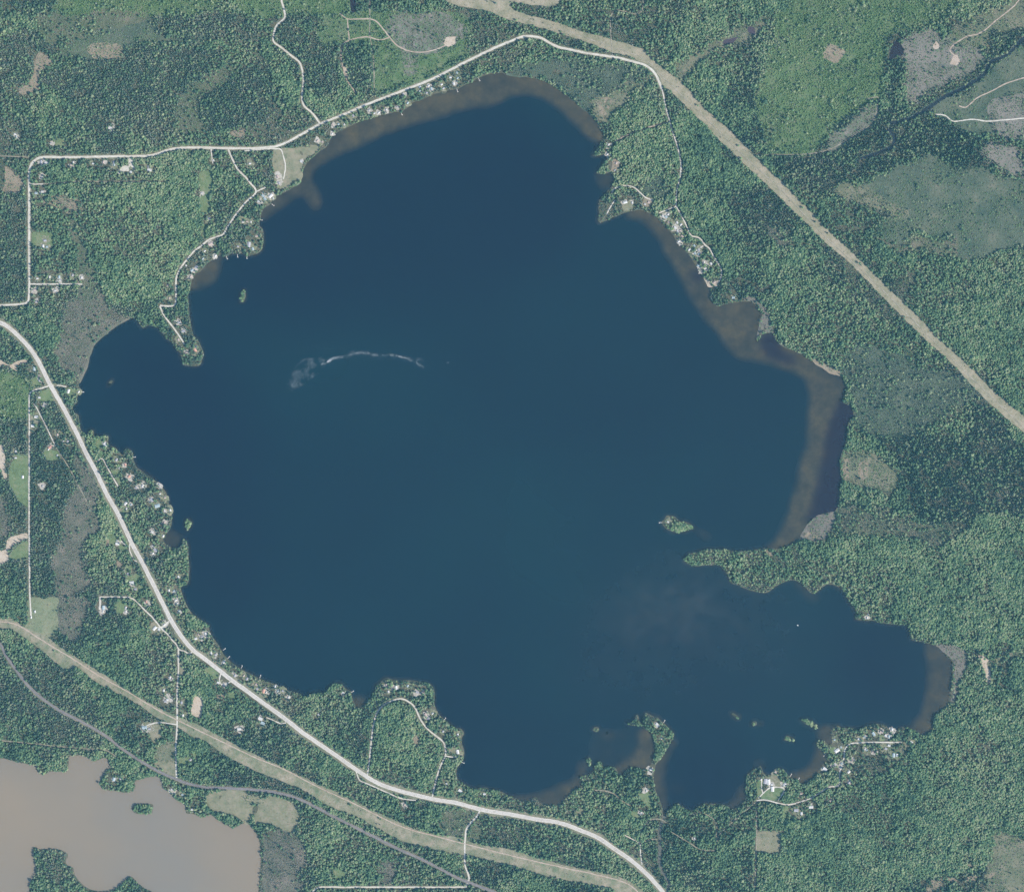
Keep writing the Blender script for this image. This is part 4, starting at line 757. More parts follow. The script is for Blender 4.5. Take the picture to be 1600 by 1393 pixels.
for q in ([(1640,40),(1600,60),(1577,83),(1560,92),(1547,98),(1537,116),(1525,126),(1512,133),(1502,139),(1476,151),(1451,168),(1435,178),(1419,186),(1391,193)], [(1389,203),(1396,214),(1395,226),(1386,233),(1371,239),(1351,246)]):
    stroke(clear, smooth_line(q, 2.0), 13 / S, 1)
for p in pond_p: fill(clear, p, 1)
thin = np.zeros((RH, RW), np.float32)     # share of trees removed round the houses
for ph, ax, frm, hs in HOUSES:
    for (hx, hy, c, sz) in hs:
        stroke(clear, [(hx, hy), (hx + .1, hy)], (11 + 5 * sz) / S, 1)
        stroke(thin, [(hx, hy), (hx + .1, hy)], 50 * sz ** .5 / S, .68)

# ------------------------------------------------------------------ the ground, one sheet that runs under the lakes as their bed
def build_ground():
    pts, edges = [], []
    def loop(P):
        b = len(pts); n = len(P)
        for q in P: pts.append((q[0], q[1], 0.0))
        for i in range(n): edges.append((b + i, b + (i + 1) % n))
    rings = [lake_p] + list(isl_p.values()) + [brown_p] + list(bisl_p.values())
    for P in rings: loop(P)
    nsh = len(pts)
    for P in rings:
        T = np.roll(P, -1, 0) - np.roll(P, 1, 0)
        T /= np.maximum(np.hypot(T[:, 0], T[:, 1]), 1e-6)[:, None]
        N = np.stack([T[:, 1], -T[:, 0]], 1)
        for off in (2.6, -2.6, 7, -7):
            Q = (P + N * off)[:: (2 if abs(off) < 4 else 3)]
            dl = nearest(d_land, Q[:, 0], Q[:, 1]); dw = nearest(d_wat, Q[:, 0], Q[:, 1])
            ok = np.maximum(dl, dw) >= abs(off) - .8
            for q in Q[ok]: pts.append((q[0], q[1], None))
    for py in np.arange(-MARG + 4, 1393 + MARG - 3, 18):
        for px in np.arange(-MARG + 4, 1600 + MARG - 3, 18):
            x, y = px + random.uniform(-4, 4), py + random.uniform(-4, 4)
            if max(nearest(d_land, x, y), nearest(d_wat, x, y)) > 8: pts.append((x, y, None))
    for r in (1500, 2400, 3800, 6500):
        for k in range(28):
            a = 2 * math.pi * k / 28
            pts.append((800 + r * math.cos(a), 696 + r * math.sin(a), 'far'))
    V = [Vector((p[0], p[1])) for p in pts]
    vo, eo, fo, ov, oe, of = delaunay_2d_cdt(V, edges, [], 0, 1e-4)
    vx = np.array([v[0] for v in vo]); vy = np.array([v[1] for v in vo])
    z = height(vx, vy)
    far = (np.abs(vx - 800) > 800 + MARG - 2) | (np.abs(vy - 696) > 696 + MARG - 2)
    for i, src in enumerate(ov):
        if any(s < nsh for s in src): z[i] = 0.0
        elif far[i]: z[i] = 5.0
    # the dammed-in south-west lake runs on beyond the frame
    out = far & (vx < 300) & (vy > 1180) & (vx > -1500) & (vy < 2600)
    z[out] = -3
    me = pydata('ground', np.stack([wx(vx), wy(vy), z], 1), fo)
    bm = bmesh.new(); bm.from_mesh(me); bmesh.ops.recalc_face_normals(bm, faces=bm.faces)
    if sum(f.normal.z for f in bm.faces) < 0: bmesh.ops.reverse_faces(bm, faces=bm.faces)
    bm.to_mesh(me); bm.free()
    for p in me.polygons: p.use_smooth = True
    o = link('ground', me, GM['forest'])
    tag(o, 'dark forest floor under the woods round the lakes', 'ground', kind='structure')


build_ground()


def sheet(name, P, off, mat, label, cat, step=12, kind='structure'):
    """a ground sheet that follows the land"""
    n = len(P)
    pts = [Vector((q[0], q[1])) for q in P]
    x0, y0 = P.min(0); x1, y1 = P.max(0)
    tmp = np.zeros((RH, RW), np.uint8); fill(tmp, P, 1)
    for py in np.arange(y0 + step / 2, y1, step):
        for px in np.arange(x0 + step / 2, x1, step):
            if -MARG < px < 1600 + MARG and -MARG < py < 1393 + MARG and nearest(tmp, px, py): pts.append(Vector((px + random.uniform(-1, 1), py + random.uniform(-1, 1))))
    vo, eo, fo, *_ = delaunay_2d_cdt(pts, [], [list(range(n))], 1, 1e-4)
    vx = np.array([v[0] for v in vo]); vy = np.array([v[1] for v in vo])
    me = pydata(name, np.stack([wx(vx), wy(vy), height(vx, vy) + off], 1), fo)
    fix_up(me)
    o = link(name, me, GM[mat] if isinstance(mat, str) else mat)
    tag(o, label, cat, kind=kind)
    return o


def fix_up(me):
    bm = bmesh.new(); bm.from_mesh(me)
    bmesh.ops.recalc_face_normals(bm, faces=bm.faces)
    fl = [f for f in bm.faces if f.normal.z < 0]
    if fl: bmesh.ops.reverse_faces(bm, faces=fl)
    bm.to_mesh(me); bm.free()


CATNAME = {'regen': ('regrowth', 'regrowth'), 'greybog': ('bog', 'bog'), 'bog': ('bog', 'bog'), 'olive': ('meadow', 'meadow'), 'fen': ('fen', 'fen'), 'moss': ('bog', 'bog'),
           'tan': ('clearing', 'clearing'), 'mud': ('mud_flat', 'mud flat'), 'sand': ('sand_patch', 'sand'), 'gravel': ('gravel_lot', 'gravel lot'),
           'lawn': ('lawn', 'lawn'), 'dirt': ('bare_ground', 'bare ground'), 'field': ('field', 'field'), 'dry': ('field', 'field'), 'cutgrey': ('clear_cut', 'clear-cut'), 'cutpink': ('clear_cut', 'clear-cut'),
           'corridor': ('utility_clearing', 'clearing'), 'corridor_green': ('utility_clearing', 'clearing')}
ci = 0
for (cls, mat, poly, label), P in zip(COVER, cover_polys):
    if mat is None: continue
    ci += 1
    nm, ct = CATNAME[mat]
    if cls not in (OPEN, ROUGH):
        T = np.roll(P, -1, 0) - np.roll(P, 1, 0); T /= np.maximum(np.hypot(T[:, 0], T[:, 1]), 1e-6)[:, None]
        A2 = np.sum(P[:, 0] * np.roll(P[:, 1], -1) - np.roll(P[:, 0], -1) * P[:, 1])
        Q = P[::2] + (np.stack([T[:, 1], -T[:, 0]], 1) * (4.5 if A2 > 0 else -4.5))[::2]
        dl = nearest(d_land, Q[:, 0], Q[:, 1])
        P = np.where((dl > 2)[:, None], Q, P[::2])
    sheet(nm, P, .22 + .004 * ci, mat, label or 'low bog spruce ground east of the mud flat', ct, step=8)

# ------------------------------------------------------------------ water
def water_mat():
    m, nt, out = node_mat('lake_water')
    g = nt.nodes.new('ShaderNodeNewGeometry')
    def attr(n):
        a = nt.nodes.new('ShaderNodeAttribute'); a.attribute_name = n; return a.outputs['Fac']
    n1 = noise(nt, g.outputs['Position'], 900, 3, .5)
    r = ramp(nt, [(.0001, .0030, .0096), (.0002, .0054, .0118), (.0004, .0082, .0136)]); nt.links.new(n1.outputs[0], r.inputs[0])
    n2 = noise(nt, g.outputs['Position'], 60, 6, .68)
    r2 = ramp(nt, [(.016, .0150, .0115), (.033, .0275, .0165), (.060, .046, .022)], .28, .74); nt.links.new(n2.outputs[0], r2.inputs[0])
    c = mix(nt, attr('deep'), r.outputs[0], (.00002, .0016, .0092))
    c = mix(nt, attr('shallow'), c, r2.outputs[0])
    c = mix(nt, attr('murk'), c, (.0050, .0018, .0095))
    b = nt.nodes.new('ShaderNodeBsdfPrincipled')
    nt.links.new(c, b.inputs['Base Color'])
    b.inputs['IOR'].default_value = 1.33
    rr = nt.nodes.new('ShaderNodeMapRange')
    nw = noise(nt, g.outputs['Position'], 55, 5, .65)
    mul = nt.nodes.new('ShaderNodeMath'); mul.operation = 'MULTIPLY'
    rw = ramp(nt, [(.35, .35, .35), (1, 1, 1)]); nt.links.new(nw.outputs[0], rw.inputs[0])
    nt.links.new(attr('wind'), mul.inputs[0]); nt.links.new(rw.outputs[0], mul.inputs[1])
    nt.links.new(mul.outputs[0], rr.inputs[0])
    rr.inputs['To Min'].default_value = .20; rr.inputs['To Max'].default_value = .55
    nt.links.new(rr.outputs[0], b.inputs['Roughness'])
    nt.links.new(b.outputs[0], out.inputs[0])
    return m


def brown_mat():
    m, nt, out = node_mat('silty_water')
    g = nt.nodes.new('ShaderNodeNewGeometry')
    n1 = noise(nt, g.outputs['Position'], 800, 4, .5)
    r = ramp(nt, [(.112, .108, .098), (.136, .114, .086), (.160, .124, .084)]); nt.links.new(n1.outputs[0], r.inputs[0])
    b = nt.nodes.new('ShaderNodeBsdfPrincipled'); b.inputs['Roughness'].default_value = .3; b.inputs['IOR'].default_value = 1.33
    nt.links.new(r.outputs[0], b.inputs['Base Color']); nt.links.new(b.outputs[0], out.inputs[0])
    return m


sh = np.zeros((RH, RW)); mu = np.zeros((RH, RW)); wi = np.zeros((RH, RW))
for P, s in SHALLOW:
    t = np.zeros((RH, RW)); fill(t, rough(smooth_line(P, 4, True), 3.0, 22, 61), s)
    sh = np.maximum(sh, t)
# the shelf fades over a few metres of depth; a thin bright fringe runs along every shore
sh = blur(sh, 4, 2)
sh = np.maximum(sh, .55 * np.clip(1 - d_wat / 4.5, 0, 1) * (.35 + .65 * vnoise(GX, GY, 120, 63, 2)))
sh *= .45 + .95 * vnoise(GX, GY, 190, 62, 6)
for P in MURK:
    t = np.zeros((RH, RW)); fill(t, P, 1); mu = np.maximum(mu, t)
mu = blur(mu, 5, 2) * .9
for P, s in WIND:
    t = np.zeros((RH, RW)); fill(t, P, s); wi = np.maximum(wi, t)
wi = blur(wi, 40, 3) * (.25 + 1.2 * vnoise((GX * .9 - GY * .45) / 3.2, GX * .45 + GY * .9, 60, 64, 4))
wi += .22 * np.clip(vnoise((GX * .9 - GY * .45) / 3, GX * .45 + GY * .9, 380, 65, 4) - .45, 0, 1)


de = np.zeros((RH, RW))
for P in ([(300,480),(420,320),(560,240),(800,160),(930,260),(900,420),(700,480),(480,520)], [(120,520),(300,520),(420,620),(420,900),(330,960),(260,760)], [(1060,1180),(1160,1160),(1150,1250),(1050,1250)], [(1300,960),(1440,1010),(1430,1110),(1300,1100)]):
    fill(de, P, .95)
de = blur(de, 40, 2) * (.6 + .7 * vnoise(GX, GY, 420, 66, 3))


def water_sheet(name, which, mat, label, step=4, attrs=True, x_off=None):
    near = dist_from(water == which, step + 3) < step + 2
    xs = np.arange(-MARG, 1600 + MARG + 1, step); ys = np.arange(-MARG, 1393 + MARG + 1, step)
    idx = -np.ones((len(ys), len(xs)), int); v = []; f = []
    cx = xs[:-1] + step / 2; cy = ys[:-1] + step / 2
    M = nearest(near, cx[None, :] + 0 * cy[:, None], cy[:, None] + 0 * cx[None, :])
    def vid(r, c):
        if idx[r, c] < 0:
            idx[r, c] = len(v); v.append((xs[c], ys[r]))
        return idx[r, c]
    for r, c in zip(*np.nonzero(M)):
        f.append((vid(r + 1, c), vid(r + 1, c + 1), vid(r, c + 1), vid(r, c)))
    v = np.array(v, float)
    me = pydata(name, np.stack([wx(v[:, 0]), wy(v[:, 1]), np.zeros(len(v))], 1), f)
    if attrs:
        for an, a in (('shallow', sh), ('murk', mu), ('wind', wi), ('deep', de)):
            at = me.attributes.new(an, 'FLOAT', 'POINT')
            at.data.foreach_set('value', np.clip(sample(a, v[:, 0], v[:, 1]), 0, 1).astype(np.float32))
    o = link(name, me, mat)
    tag(o, label, 'lake', kind='structure')
    return o


water_sheet('lake', 1, water_mat(), 'large dark blue lake with pale brown shallows along its shores')
water_sheet('lake', 2, brown_mat(), 'silty brown lake in the southwest corner', step=8, attrs=False)
POND = {'pond': plain_mat('dark_pond_water', (.012, .008, .011), .2), 'pond_purple': plain_mat('purple_pond_water', (.040, .028, .036), .3)}
for (label, poly, kind), P in zip(PONDS, pond_p):
    sheet('pond', P, 1.0, POND[kind], label, 'pond', step=10)


# ------------------------------------------------------------------ roads, railway, creek
def ribbon(name, L, width, off, mat, label, cat, wob=.08, parent=None, side=0.0, kind='structure'):
    T = np.gradient(L, axis=0); T /= np.maximum(np.hypot(T[:, 0], T[:, 1]), 1e-6)[:, None]
    N = np.stack([T[:, 1], -T[:, 0]], 1)
    n = len(L)
    wl = width / S / 2 * (1 + wob * 2 * (RNG.random(n) - .5)); wr = width / S / 2 * (1 + wob * 2 * (RNG.random(n) - .5))
    A = L + N * (side / S + wl)[:, None]; B = L + N * (side / S - wr)[:, None]
    z = height(L[:, 0], L[:, 1]) + off
    v = []
    for i in range(n):
        v.append((wx(A[i, 0]), wy(A[i, 1]), z[i])); v.append((wx(B[i, 0]), wy(B[i, 1]), z[i]))
    f = [(2 * i, 2 * i + 1, 2 * i + 3, 2 * i + 2) for i in range(n - 1)]
    me = pydata(name, v, f); fix_up(me)
    o = link(name, me, mat, parent)
    if not parent: tag(o, label, cat, kind=kind)
    return o


for i, ((name, w, vw, mat, pts, label), L) in enumerate(zip(ROADS, ROAD_P)):
    z0 = .95 + .012 * i
    if name == 'highway':
        hw = ribbon('highway', L, w, 1.75, GM['asphalt'], label, 'highway', .03)
        ribbon('highway_verge', L, vw, .80, GM['verge'], 'grassy verge on both sides of the highway', 'verge', .22)
        ribbon('gravel_shoulder', L, 15.5, 1.45, GM['shoulder'], None, None, .06, parent=hw)
    else:
        if vw: ribbon('road_verge', L, vw, .78 + .003 * i, GM['verge'], 'dry grassy verge of the ' + label, 'verge', .3)
        ribbon(name, L, w, z0, GM[mat], label, 'track' if 'track' in name else ('driveway' if name == 'driveway' else 'road'), .16 if w > 5 else .3)
bed = ribbon('railway', RAIL_P, 9.5, 2.1, GM['ballast'], 'single grey railway line on ballast running southeast', 'railway', .06)
for s_ in (-.75, .75):
    ribbon('rail', RAIL_P, .12, 2.4, STEEL, None, None, 0, parent=bed, side=s_)
ribbon('railway_verge', RAIL_P, 15, 1.1, GM['verge'], 'brushy verge beside the railway', 'verge', .3)
CREEKM = plain_mat('creek_water', (.075, .075, .06), .25)
SHADE_STRIPS = [([(1700,20),(1640,40),(1600,60),(1577,83),(1560,92),(1547,98),(1537,116),(1525,126),(1512,133),(1502,139),(1476,151),(1451,168),(1435,178),(1419,186),(1404,190),(1391,193)], 14, 'dark strip painting spruce shade along the creek below the northeast clear-cut'),
           ([(1406,92),(1402,105),(1393,131),(1387,161),(1391,176),(1390,194)], 8, 'narrow dark strip painting spruce shade south from the beaver pond'),
           ([(1390,194),(1389,203),(1396,214),(1395,226),(1386,233),(1371,239),(1351,246),(1333,254)], 11, 'dark strip painting spruce shade along the creek bend in the northeast woods')]
SHADEM = plain_mat('creek_shade_strip', (.010, .014, .018), .25)  # near-black colour holds the shade of tall spruces along the stream
for pts_, w_, lb_ in SHADE_STRIPS:
    ribbon('creek', rough(smooth_line(pts_, 2.0), 1.2, 9, 92), w_, .75, SHADEM, lb_, 'creek', .3)  # flat dark ribbon painted in place of spruce shade on the creek line
ribbon('creek', CREEK_P, 12, .7, CREEKM, 'narrow brown outlet creek leaving the south bay', 'creek', .2)

# ------------------------------------------------------------------ trees: prototypes
def quad_at(v, f, c, n, s, rnd, aspect=1.0):
    n = n.normalized()
    t = n.cross(Vector((rnd.uniform(-1, 1), rnd.uniform(-1, 1), rnd.uniform(-1, 1))))
    if t.length < 1e-4: t = n.orthogonal()
    t.normalize(); b = n.cross(t)
    k = len(v)
    for a, e in ((-1, -1), (1, -1), (1, 1), (-1, 1)):
        j = rnd.uniform(.75, 1.2)
        v.append(c + t * (a * s * j) + b * (e * s * j * aspect))
    f.append((k, k + 1, k + 2, k + 3))


def stem(v, f, h, r0, r1, sides=5, lean=(0, 0), base=0.0):
    k = len(v)
    for z, r, q in ((base, r0, 0), (h * .5, (r0 + r1) / 2, .5), (h, r1, 1)):
        for i in range(sides):
            a = 2 * math.pi * i / sides
            v.append(Vector((r * math.cos(a) + lean[0] * q, r * math.sin(a) + lean[1] * q, z)))
    for s in (0, 1):
        for i in range(sides):
            j = (i + 1) % sides
            f.append((k + s * sides + i, k + s * sides + j, k + (s + 1) * sides + j, k + (s + 1) * sides + i))


def crown_broad(rnd, h, r, nq=120, lobes=6, q=(.55, .95)):
    v, f = [], []
    cs = []
    for i in range(lobes):
        a = 2 * math.pi * i / lobes + rnd.uniform(-.4, .4)
        cs.append((Vector((math.cos(a) * r * .48, math.sin(a) * r * .48, h * rnd.uniform(.52, .72))), r * rnd.uniform(.45, .62)))
    cs.append((Vector((rnd.uniform(-.2, .2) * r, rnd.uniform(-.2, .2) * r, h * .80)), r * .62))
    for i in range(nq):
        c, rr = cs[i % len(cs)]
        d = Vector((rnd.gauss(0, 1), rnd.gauss(0, 1), rnd.gauss(.35, 1))).normalized()
        p = c + d * rr * rnd.uniform(.72, 1.05)
        n = (d + Vector((rnd.gauss(0, .4), rnd.gauss(0, .4), rnd.gauss(0.45, .4))))
        quad_at(v, f, p, n, rnd.uniform(*q) * r / 3.3, rnd)
    return v, f


def limbs(rnd, v, f, h, r):
    for i in range(3):
        a = rnd.uniform(0, 6.28)
        k = len(v)
        p0 = Vector((0, 0, h * rnd.uniform(.35, .5))); p1 = Vector((math.cos(a) * r * .55, math.sin(a) * r * .55, h * rnd.uniform(.6, .72)))
        s = Vector((-math.sin(a), math.cos(a), 0)) * .09; u = Vector((0, 0, .09))
        for p, w in ((p0, 1.3), (p1, .5)):
            v += [p + s * w, p + u * w, p - s * w]
        for i0 in range(3):
            j0 = (i0 + 1) % 3
            f.append((k + i0, k + j0, k + 3 + j0, k + 3 + i0))


def crown_spruce(rnd, h, r, tiers=8, per=8, base=.12):
    v, f = [], []
    for t in range(tiers):
        u = t / (tiers - 1)
        z = h * (base + (1 - base) * u * .96); rr = r * (1 - u) ** .85 + .18
        for i in range(per):
            a = 2 * math.pi * (i + .5 * (t % 2)) / per + rnd.uniform(-.2, .2)
            L = rr * rnd.uniform(.78, 1.12); w = rr * .42 + .12
            d = Vector((math.cos(a), math.sin(a), 0)); s = Vector((-math.sin(a), math.cos(a), 0))
            dz = h / tiers
            k = len(v)
            v += [Vector((0, 0, z + dz * .9)) + d * .05, d * L * .6 + s * w + Vector((0, 0, z + dz * .1)), d * L + Vector((0, 0, z - dz * .22)), d * L * .6 - s * w + Vector((0, 0, z + dz * .1))]
            f.append((k, k + 1, k + 2, k + 3))
    k = len(v)
    v += [Vector((.25, 0, h * .9)), Vector((-.12, .2, h * .9)), Vector((-.12, -.2, h * .9)), Vector((0, 0, h * 1.03))]
    f += [(k, k + 1, k + 3), (k + 1, k + 2, k + 3), (k + 2, k, k + 3)]
    return v, f


def shrub(rnd, h, r, nq=26):
    v, f = [], []
    for i in range(nq):
        d = Vector((rnd.gauss(0, 1), rnd.gauss(0, 1), abs(rnd.gauss(.3, .8)))).normalized()
        p = Vector((d.x * r, d.y * r, d.z * h * .8 + h * .2)) * rnd.uniform(.6, 1.0)
        quad_at(v, f, p, d + Vector((rnd.gauss(0, .4), rnd.gauss(0, .4), .2)), rnd.uniform(.3, .5) * r, rnd)
    return v, f


def twigs(rnd, h, r, n=30):
    """a leafless grey bush: slim upright wands"""
    v, f = [], []
    for i in range(n):
        a = rnd.uniform(0, 6.28); rr = r * math.sqrt(rnd.random()) * .9
        p0 = Vector((math.cos(a) * rr * .45, math.sin(a) * rr * .45, 0)); p1 = Vector((math.cos(a) * rr * 1.1, math.sin(a) * rr * 1.1, h * rnd.uniform(.6, 1.05)))
        b = rnd.uniform(0, 6.28); s = Vector((math.cos(b), math.sin(b), 0)) * rnd.uniform(.09, .22)
        k = len(v); v += [p0 - s * .4, p0 + s * .4, p1 + s, p1 - s]; f.append((k, k + 1, k + 2, k + 3))
    for i in range(9):
        a = rnd.uniform(0, 6.28); rr = r * math.sqrt(rnd.random())
        quad_at(v, f, Vector((math.cos(a) * rr, math.sin(a) * rr, h * rnd.uniform(.45, .9))), Vector((rnd.gauss(0, .5), rnd.gauss(0, .5), 1)), rnd.uniform(.18, .36) * r, rnd, .6)
    return v, f


def proto(name, kind, h, r, seed):
    """one mesh with crown and trunk, two materials"""
    rnd = random.Random(seed)
    tv, tf = [], []
    if kind in ('aspen', 'maple', 'sapling'):
        v, f = crown_broad(rnd, h, r, 120 if kind != 'sapling' else 60)
        stem(tv, tf, h * .72, .032 * h * .5, .06, 5, base=-.5); limbs(rnd, tv, tf, h, r)
    elif kind in ('spruce', 'bog_spruce'):
        v, f = crown_spruce(rnd, h, r, 8 if kind == 'spruce' else 5, 8 if kind == 'spruce' else 6)
        stem(tv, tf, h * .95, .012 * h + .05, .03, 5, base=-.5)
    elif kind == 'alder':
        v, f = twigs(rnd, h, r); stem(tv, tf, h * .5, .08, .03, 4, base=-.3)
    else:
        v, f = shrub(rnd, h, r); stem(tv, tf, h * .5, .07, .03, 4, base=-.3)
    crown = pydata(name + '_crown', v, f); trunk = pydata(name + '_trunk', tv, tf)
    n = len(v)
    both = pydata(name, v + tv, f + [tuple(i + n for i in q) for q in tf])
    both.materials.append(LEAF[kind]); both.materials.append(PALEBARK if kind in ('aspen', 'sapling', 'alder') else BARK)
    for i, p in enumerate(both.polygons): p.material_index = 0 if i < len(f) else 1
    return both, crown, trunk


SPECIES = ['aspen', 'maple', 'spruce', 'bog_spruce', 'shrub', 'alder', 'sapling']
DIM = {'aspen': (15, 3.15), 'maple': (14, 3.5), 'spruce': (15, 2.3), 'bog_spruce': (6.5, 1.55), 'shrub': (2.2, 1.7), 'alder': (4.2, 2.0), 'sapling': (5.5, 2.2)}
PROTO = {}
for si, sp in enumerate(SPECIES):
    PROTO[sp] = [proto('%s_tree' % sp, sp, DIM[sp][0] * (1 + .12 * (k - 1)), DIM[sp][1] * (1 - .06 * (k - 1)), 100 * si + k) for k in range(3)]

# density of each species per 25 square metres in each kind of cover
REC = {
 1: (.26, .30, .30, .00, .05, .02, .02), DEC: (.47, .30, .05, 0, .05, .01, .05), CON: (.03, .09, .80, .06, .02, .02, 0),
 CONLOW: (.03, .03, .07, .85, .18, .06, .04), YOUNG: (.025, .015, .015, 0, .25, .02, .95), GREYBOG: (0, .01, .02, .12, .10, .75, .02),
 BOG: (.01, .02, .03, .10, .32, .32, .06), OLIVE: (0, .005, .02, .06, .26, .10, .03), FEN: (0, 0, .004, .02, .15, .04, .02),
 OPEN: (0, .002, .002, 0, .014, .004, .0), ROUGH: (0, .004, .01, .02, .13, .10, .01), CUT: (.01, .015, .03, .02, .38, .06, .42), CUTGREY: (0, .004, .008, .02, .22, .14, .06),
}
RT = np.zeros((16, 7))
for k, v in REC.items(): RT[k] = v

CELL = 4.6
xs = np.arange(wx(-60), wx(1660), CELL); ys = np.arange(wy(1453), wy(-60), CELL)
X, Y = np.meshgrid(xs, ys)
X = (X + RNG.uniform(-2.6, 2.6, X.shape)).ravel(); Y = (Y + RNG.uniform(-2.6, 2.6, Y.shape)).ravel()
PX = X / S + CX; PY = CY - Y / S
wxn = PX + (vnoise(X, Y, 110, 31, 4) - .5) * 13 + RNG.normal(0, 2.3, X.shape); wyn = PY + (vnoise(X, Y, 110, 32, 4) - .5) * 13 + RNG.normal(0, 2.3, X.shape)
c_true = nearest(cover, PX, PY); c_warp = nearest(cover, wxn, wyn)
sharp = (c_true == OPEN) | (c_warp == OPEN)
cls = np.where(sharp, c_true, c_warp)
jx = PX + RNG.normal(0, 1.2, X.shape); jy = PY + RNG.normal(0, 1.2, X.shape)
cls = np.where((c_true == ROUGH) | (nearest(cover, jx, jy) == ROUGH), nearest(cover, jx, jy), cls)
prob = RT[cls].copy()
# stands: in ordinary woods broadleaf and spruce drift against one another, with thin spots
prob *= 1.0
stand = vnoise(X, Y, 170, 33, 3)
w = np.clip((stand - .32) / .36, 0, 1)
m = cls == 1
prob[m, 0] *= 1.7 * w[m]; prob[m, 1] *= .5 + w[m]; prob[m, 2] *= 2.1 * (1 - w[m])
macro = vnoise(X, Y, 380, 38, 4)
th = np.clip((macro - .56) / .08, 0, 1) * ((cls == 1) | (cls == DEC))
prob[:, :3] *= (1 - .55 * th)[:, None]; prob[:, 3] += .12 * th; prob[:, 4] += .16 * th; prob[:, 5] += .22 * th; prob[:, 6] += .10 * th
dk = np.clip((.42 - macro) / .06, 0, 1) * (cls == 1)
prob[:, 0] *= 1 - .7 * dk; prob[:, 1] *= 1 - .4 * dk; prob[:, 2] += .35 * dk
ca, sa = math.cos(math.radians(38)), math.sin(math.radians(38))
streak = vnoise((X * ca + Y * sa) / 7, -X * sa + Y * ca, 16, 39, 2)
sm = (cls == YOUNG) | (cls == CUT)
prob[sm] *= np.clip(-.25 + 2.4 * streak[sm], .12, 1.6)[:, None]
gap = vnoise(X, Y, 75, 34, 3)
g = np.where(gap < .30, .4, 1.0)
tall = np.isin(cls, (1, DEC, CON))
prob[tall, :3] *= g[tall, None]
prob[tall, 4] += (g[tall] < 1) * .25; prob[tall, 5] += (g[tall] < 1) * .16
pn = np.clip((vnoise(X, Y, 150, 41, 5) - .53) / .06, 0, 1) * ((cls == FEN) | (cls == OLIVE) | (cls == BOG))
prob[:, 4] += .24 * pn; prob[:, 6] += .10 * pn; prob[:, 3] += .06 * pn; prob[:, 0] += .012 * pn; prob[:, 2] += .01 * pn
pg = np.clip((vnoise(X, Y, 120, 42, 5) - .54) / .06, 0, 1) * (cls == GREYBOG)
prob[:, 5] *= 1 - .3 * pg; prob[:, 3] += .22 * pg; prob[:, 4] += .15 * pg; prob[:, 1] += .02 * pg
clump = vnoise(X, Y, 26, 36, 2)
prob[tall, :3] *= np.clip(.35 + 1.5 * clump[tall], .3, 1.25)[:, None]
dens = vnoise(X, Y, 60, 35, 2)
low = ~tall
prob[low] *= (.2 + 3.2 * dens[low] ** 2)[:, None]
ok = (nearest(water, PX, PY) == 0) & (nearest(clear, PX, PY) == 0) & (sample(d_land, PX, PY) * S > 2.0)
ok &= RNG.random(len(X)) > nearest(thin, PX, PY)
cum = np.cumsum(prob, 1)
u = RNG.random(len(X))
spec = (u[:, None] > cum).sum(1)
ok &= spec < 7
X, Y, PX, PY, spec, cls = X[ok], Y[ok], PX[ok], PY[ok], spec[ok], cls[ok]
Z = height(PX, PY)
clump = vnoise(X, Y, 26, 36, 2); hi = vnoise(X, Y, 48, 37, 3)
SCL = RNG.uniform(.72, 1.2, len(X)) * np.where(RNG.random(len(X)) < .05, 1.35, 1) * np.where(spec < 3, .62 + .5 * clump + .42 * hi, 1) * np.where(np.isin(cls, (CONLOW,)) & (spec == 2), .75, 1)
near_sh = sample(d_land, PX, PY) * S
SCL *= np.where(near_sh < 6, .8, 1)
ROT = RNG.uniform(0, 6.283, len(X))

# trees that stand out one by one: those of the islands and those alone on open ground
taken = np.zeros(len(X), bool)
ISLE_WORD = {'island_west': 'on the slim islet off the northwest shore', 'island_cove': 'on the small islet off the western cove', 'island_east': 'on the wooded island off the long eastern point',
             'islet_a': 'on the little islet west of the narrow spit', 'islet_c': 'on the islet beside the southern campground point', 'islet_d': 'on the thin reef islet in the southeast bay',
             'islet_e': 'on the tiny islet north of the estate point', 'island_bay': 'on the elongated island near the southeast cottages', 'island_small_bay': 'on the small island in the southeast cove',
             'island_brown': 'on the lone island in the brown lake', 'islet_reed': 'on the reedy islet in the western bay'}
SINGLE = []      # (index, species, phrase)
for key, P in list(isl_p.items()) + list(bisl_p.items()):
    if key not in ISLE_WORD: continue
    tmp = np.zeros((RH, RW), np.uint8); fill(tmp, P, 1)
    idx = np.nonzero(nearest(tmp, PX, PY) == 1)[0]
    for i in idx:
        taken[i] = True; SINGLE.append((i, 'spruce' if spec[i] == 2 and i % 4 == 0 else 'maple', ISLE_WORD[key]))
opens = np.nonzero((cls == OPEN) & (spec < 3) & ~taken & (PX > 0) & (PX < 1600) & (PY > 0) & (PY < 1393))[0]
cx_ = np.zeros((RH, RW), np.int16)
lab_of = {}
for k, ((c, mt, poly, label), P) in enumerate(zip(COVER, cover_polys)):
    fill(cx_, P, k + 1); lab_of[k + 1] = label
for i in opens:
    lb = lab_of.get(int(nearest(cx_, PX[i:i + 1], PY[i:i + 1])[0]))
    if lb: taken[i] = True; SINGLE.append((i, 'spruce' if spec[i] == 2 else 'maple', 'on the ' + lb))

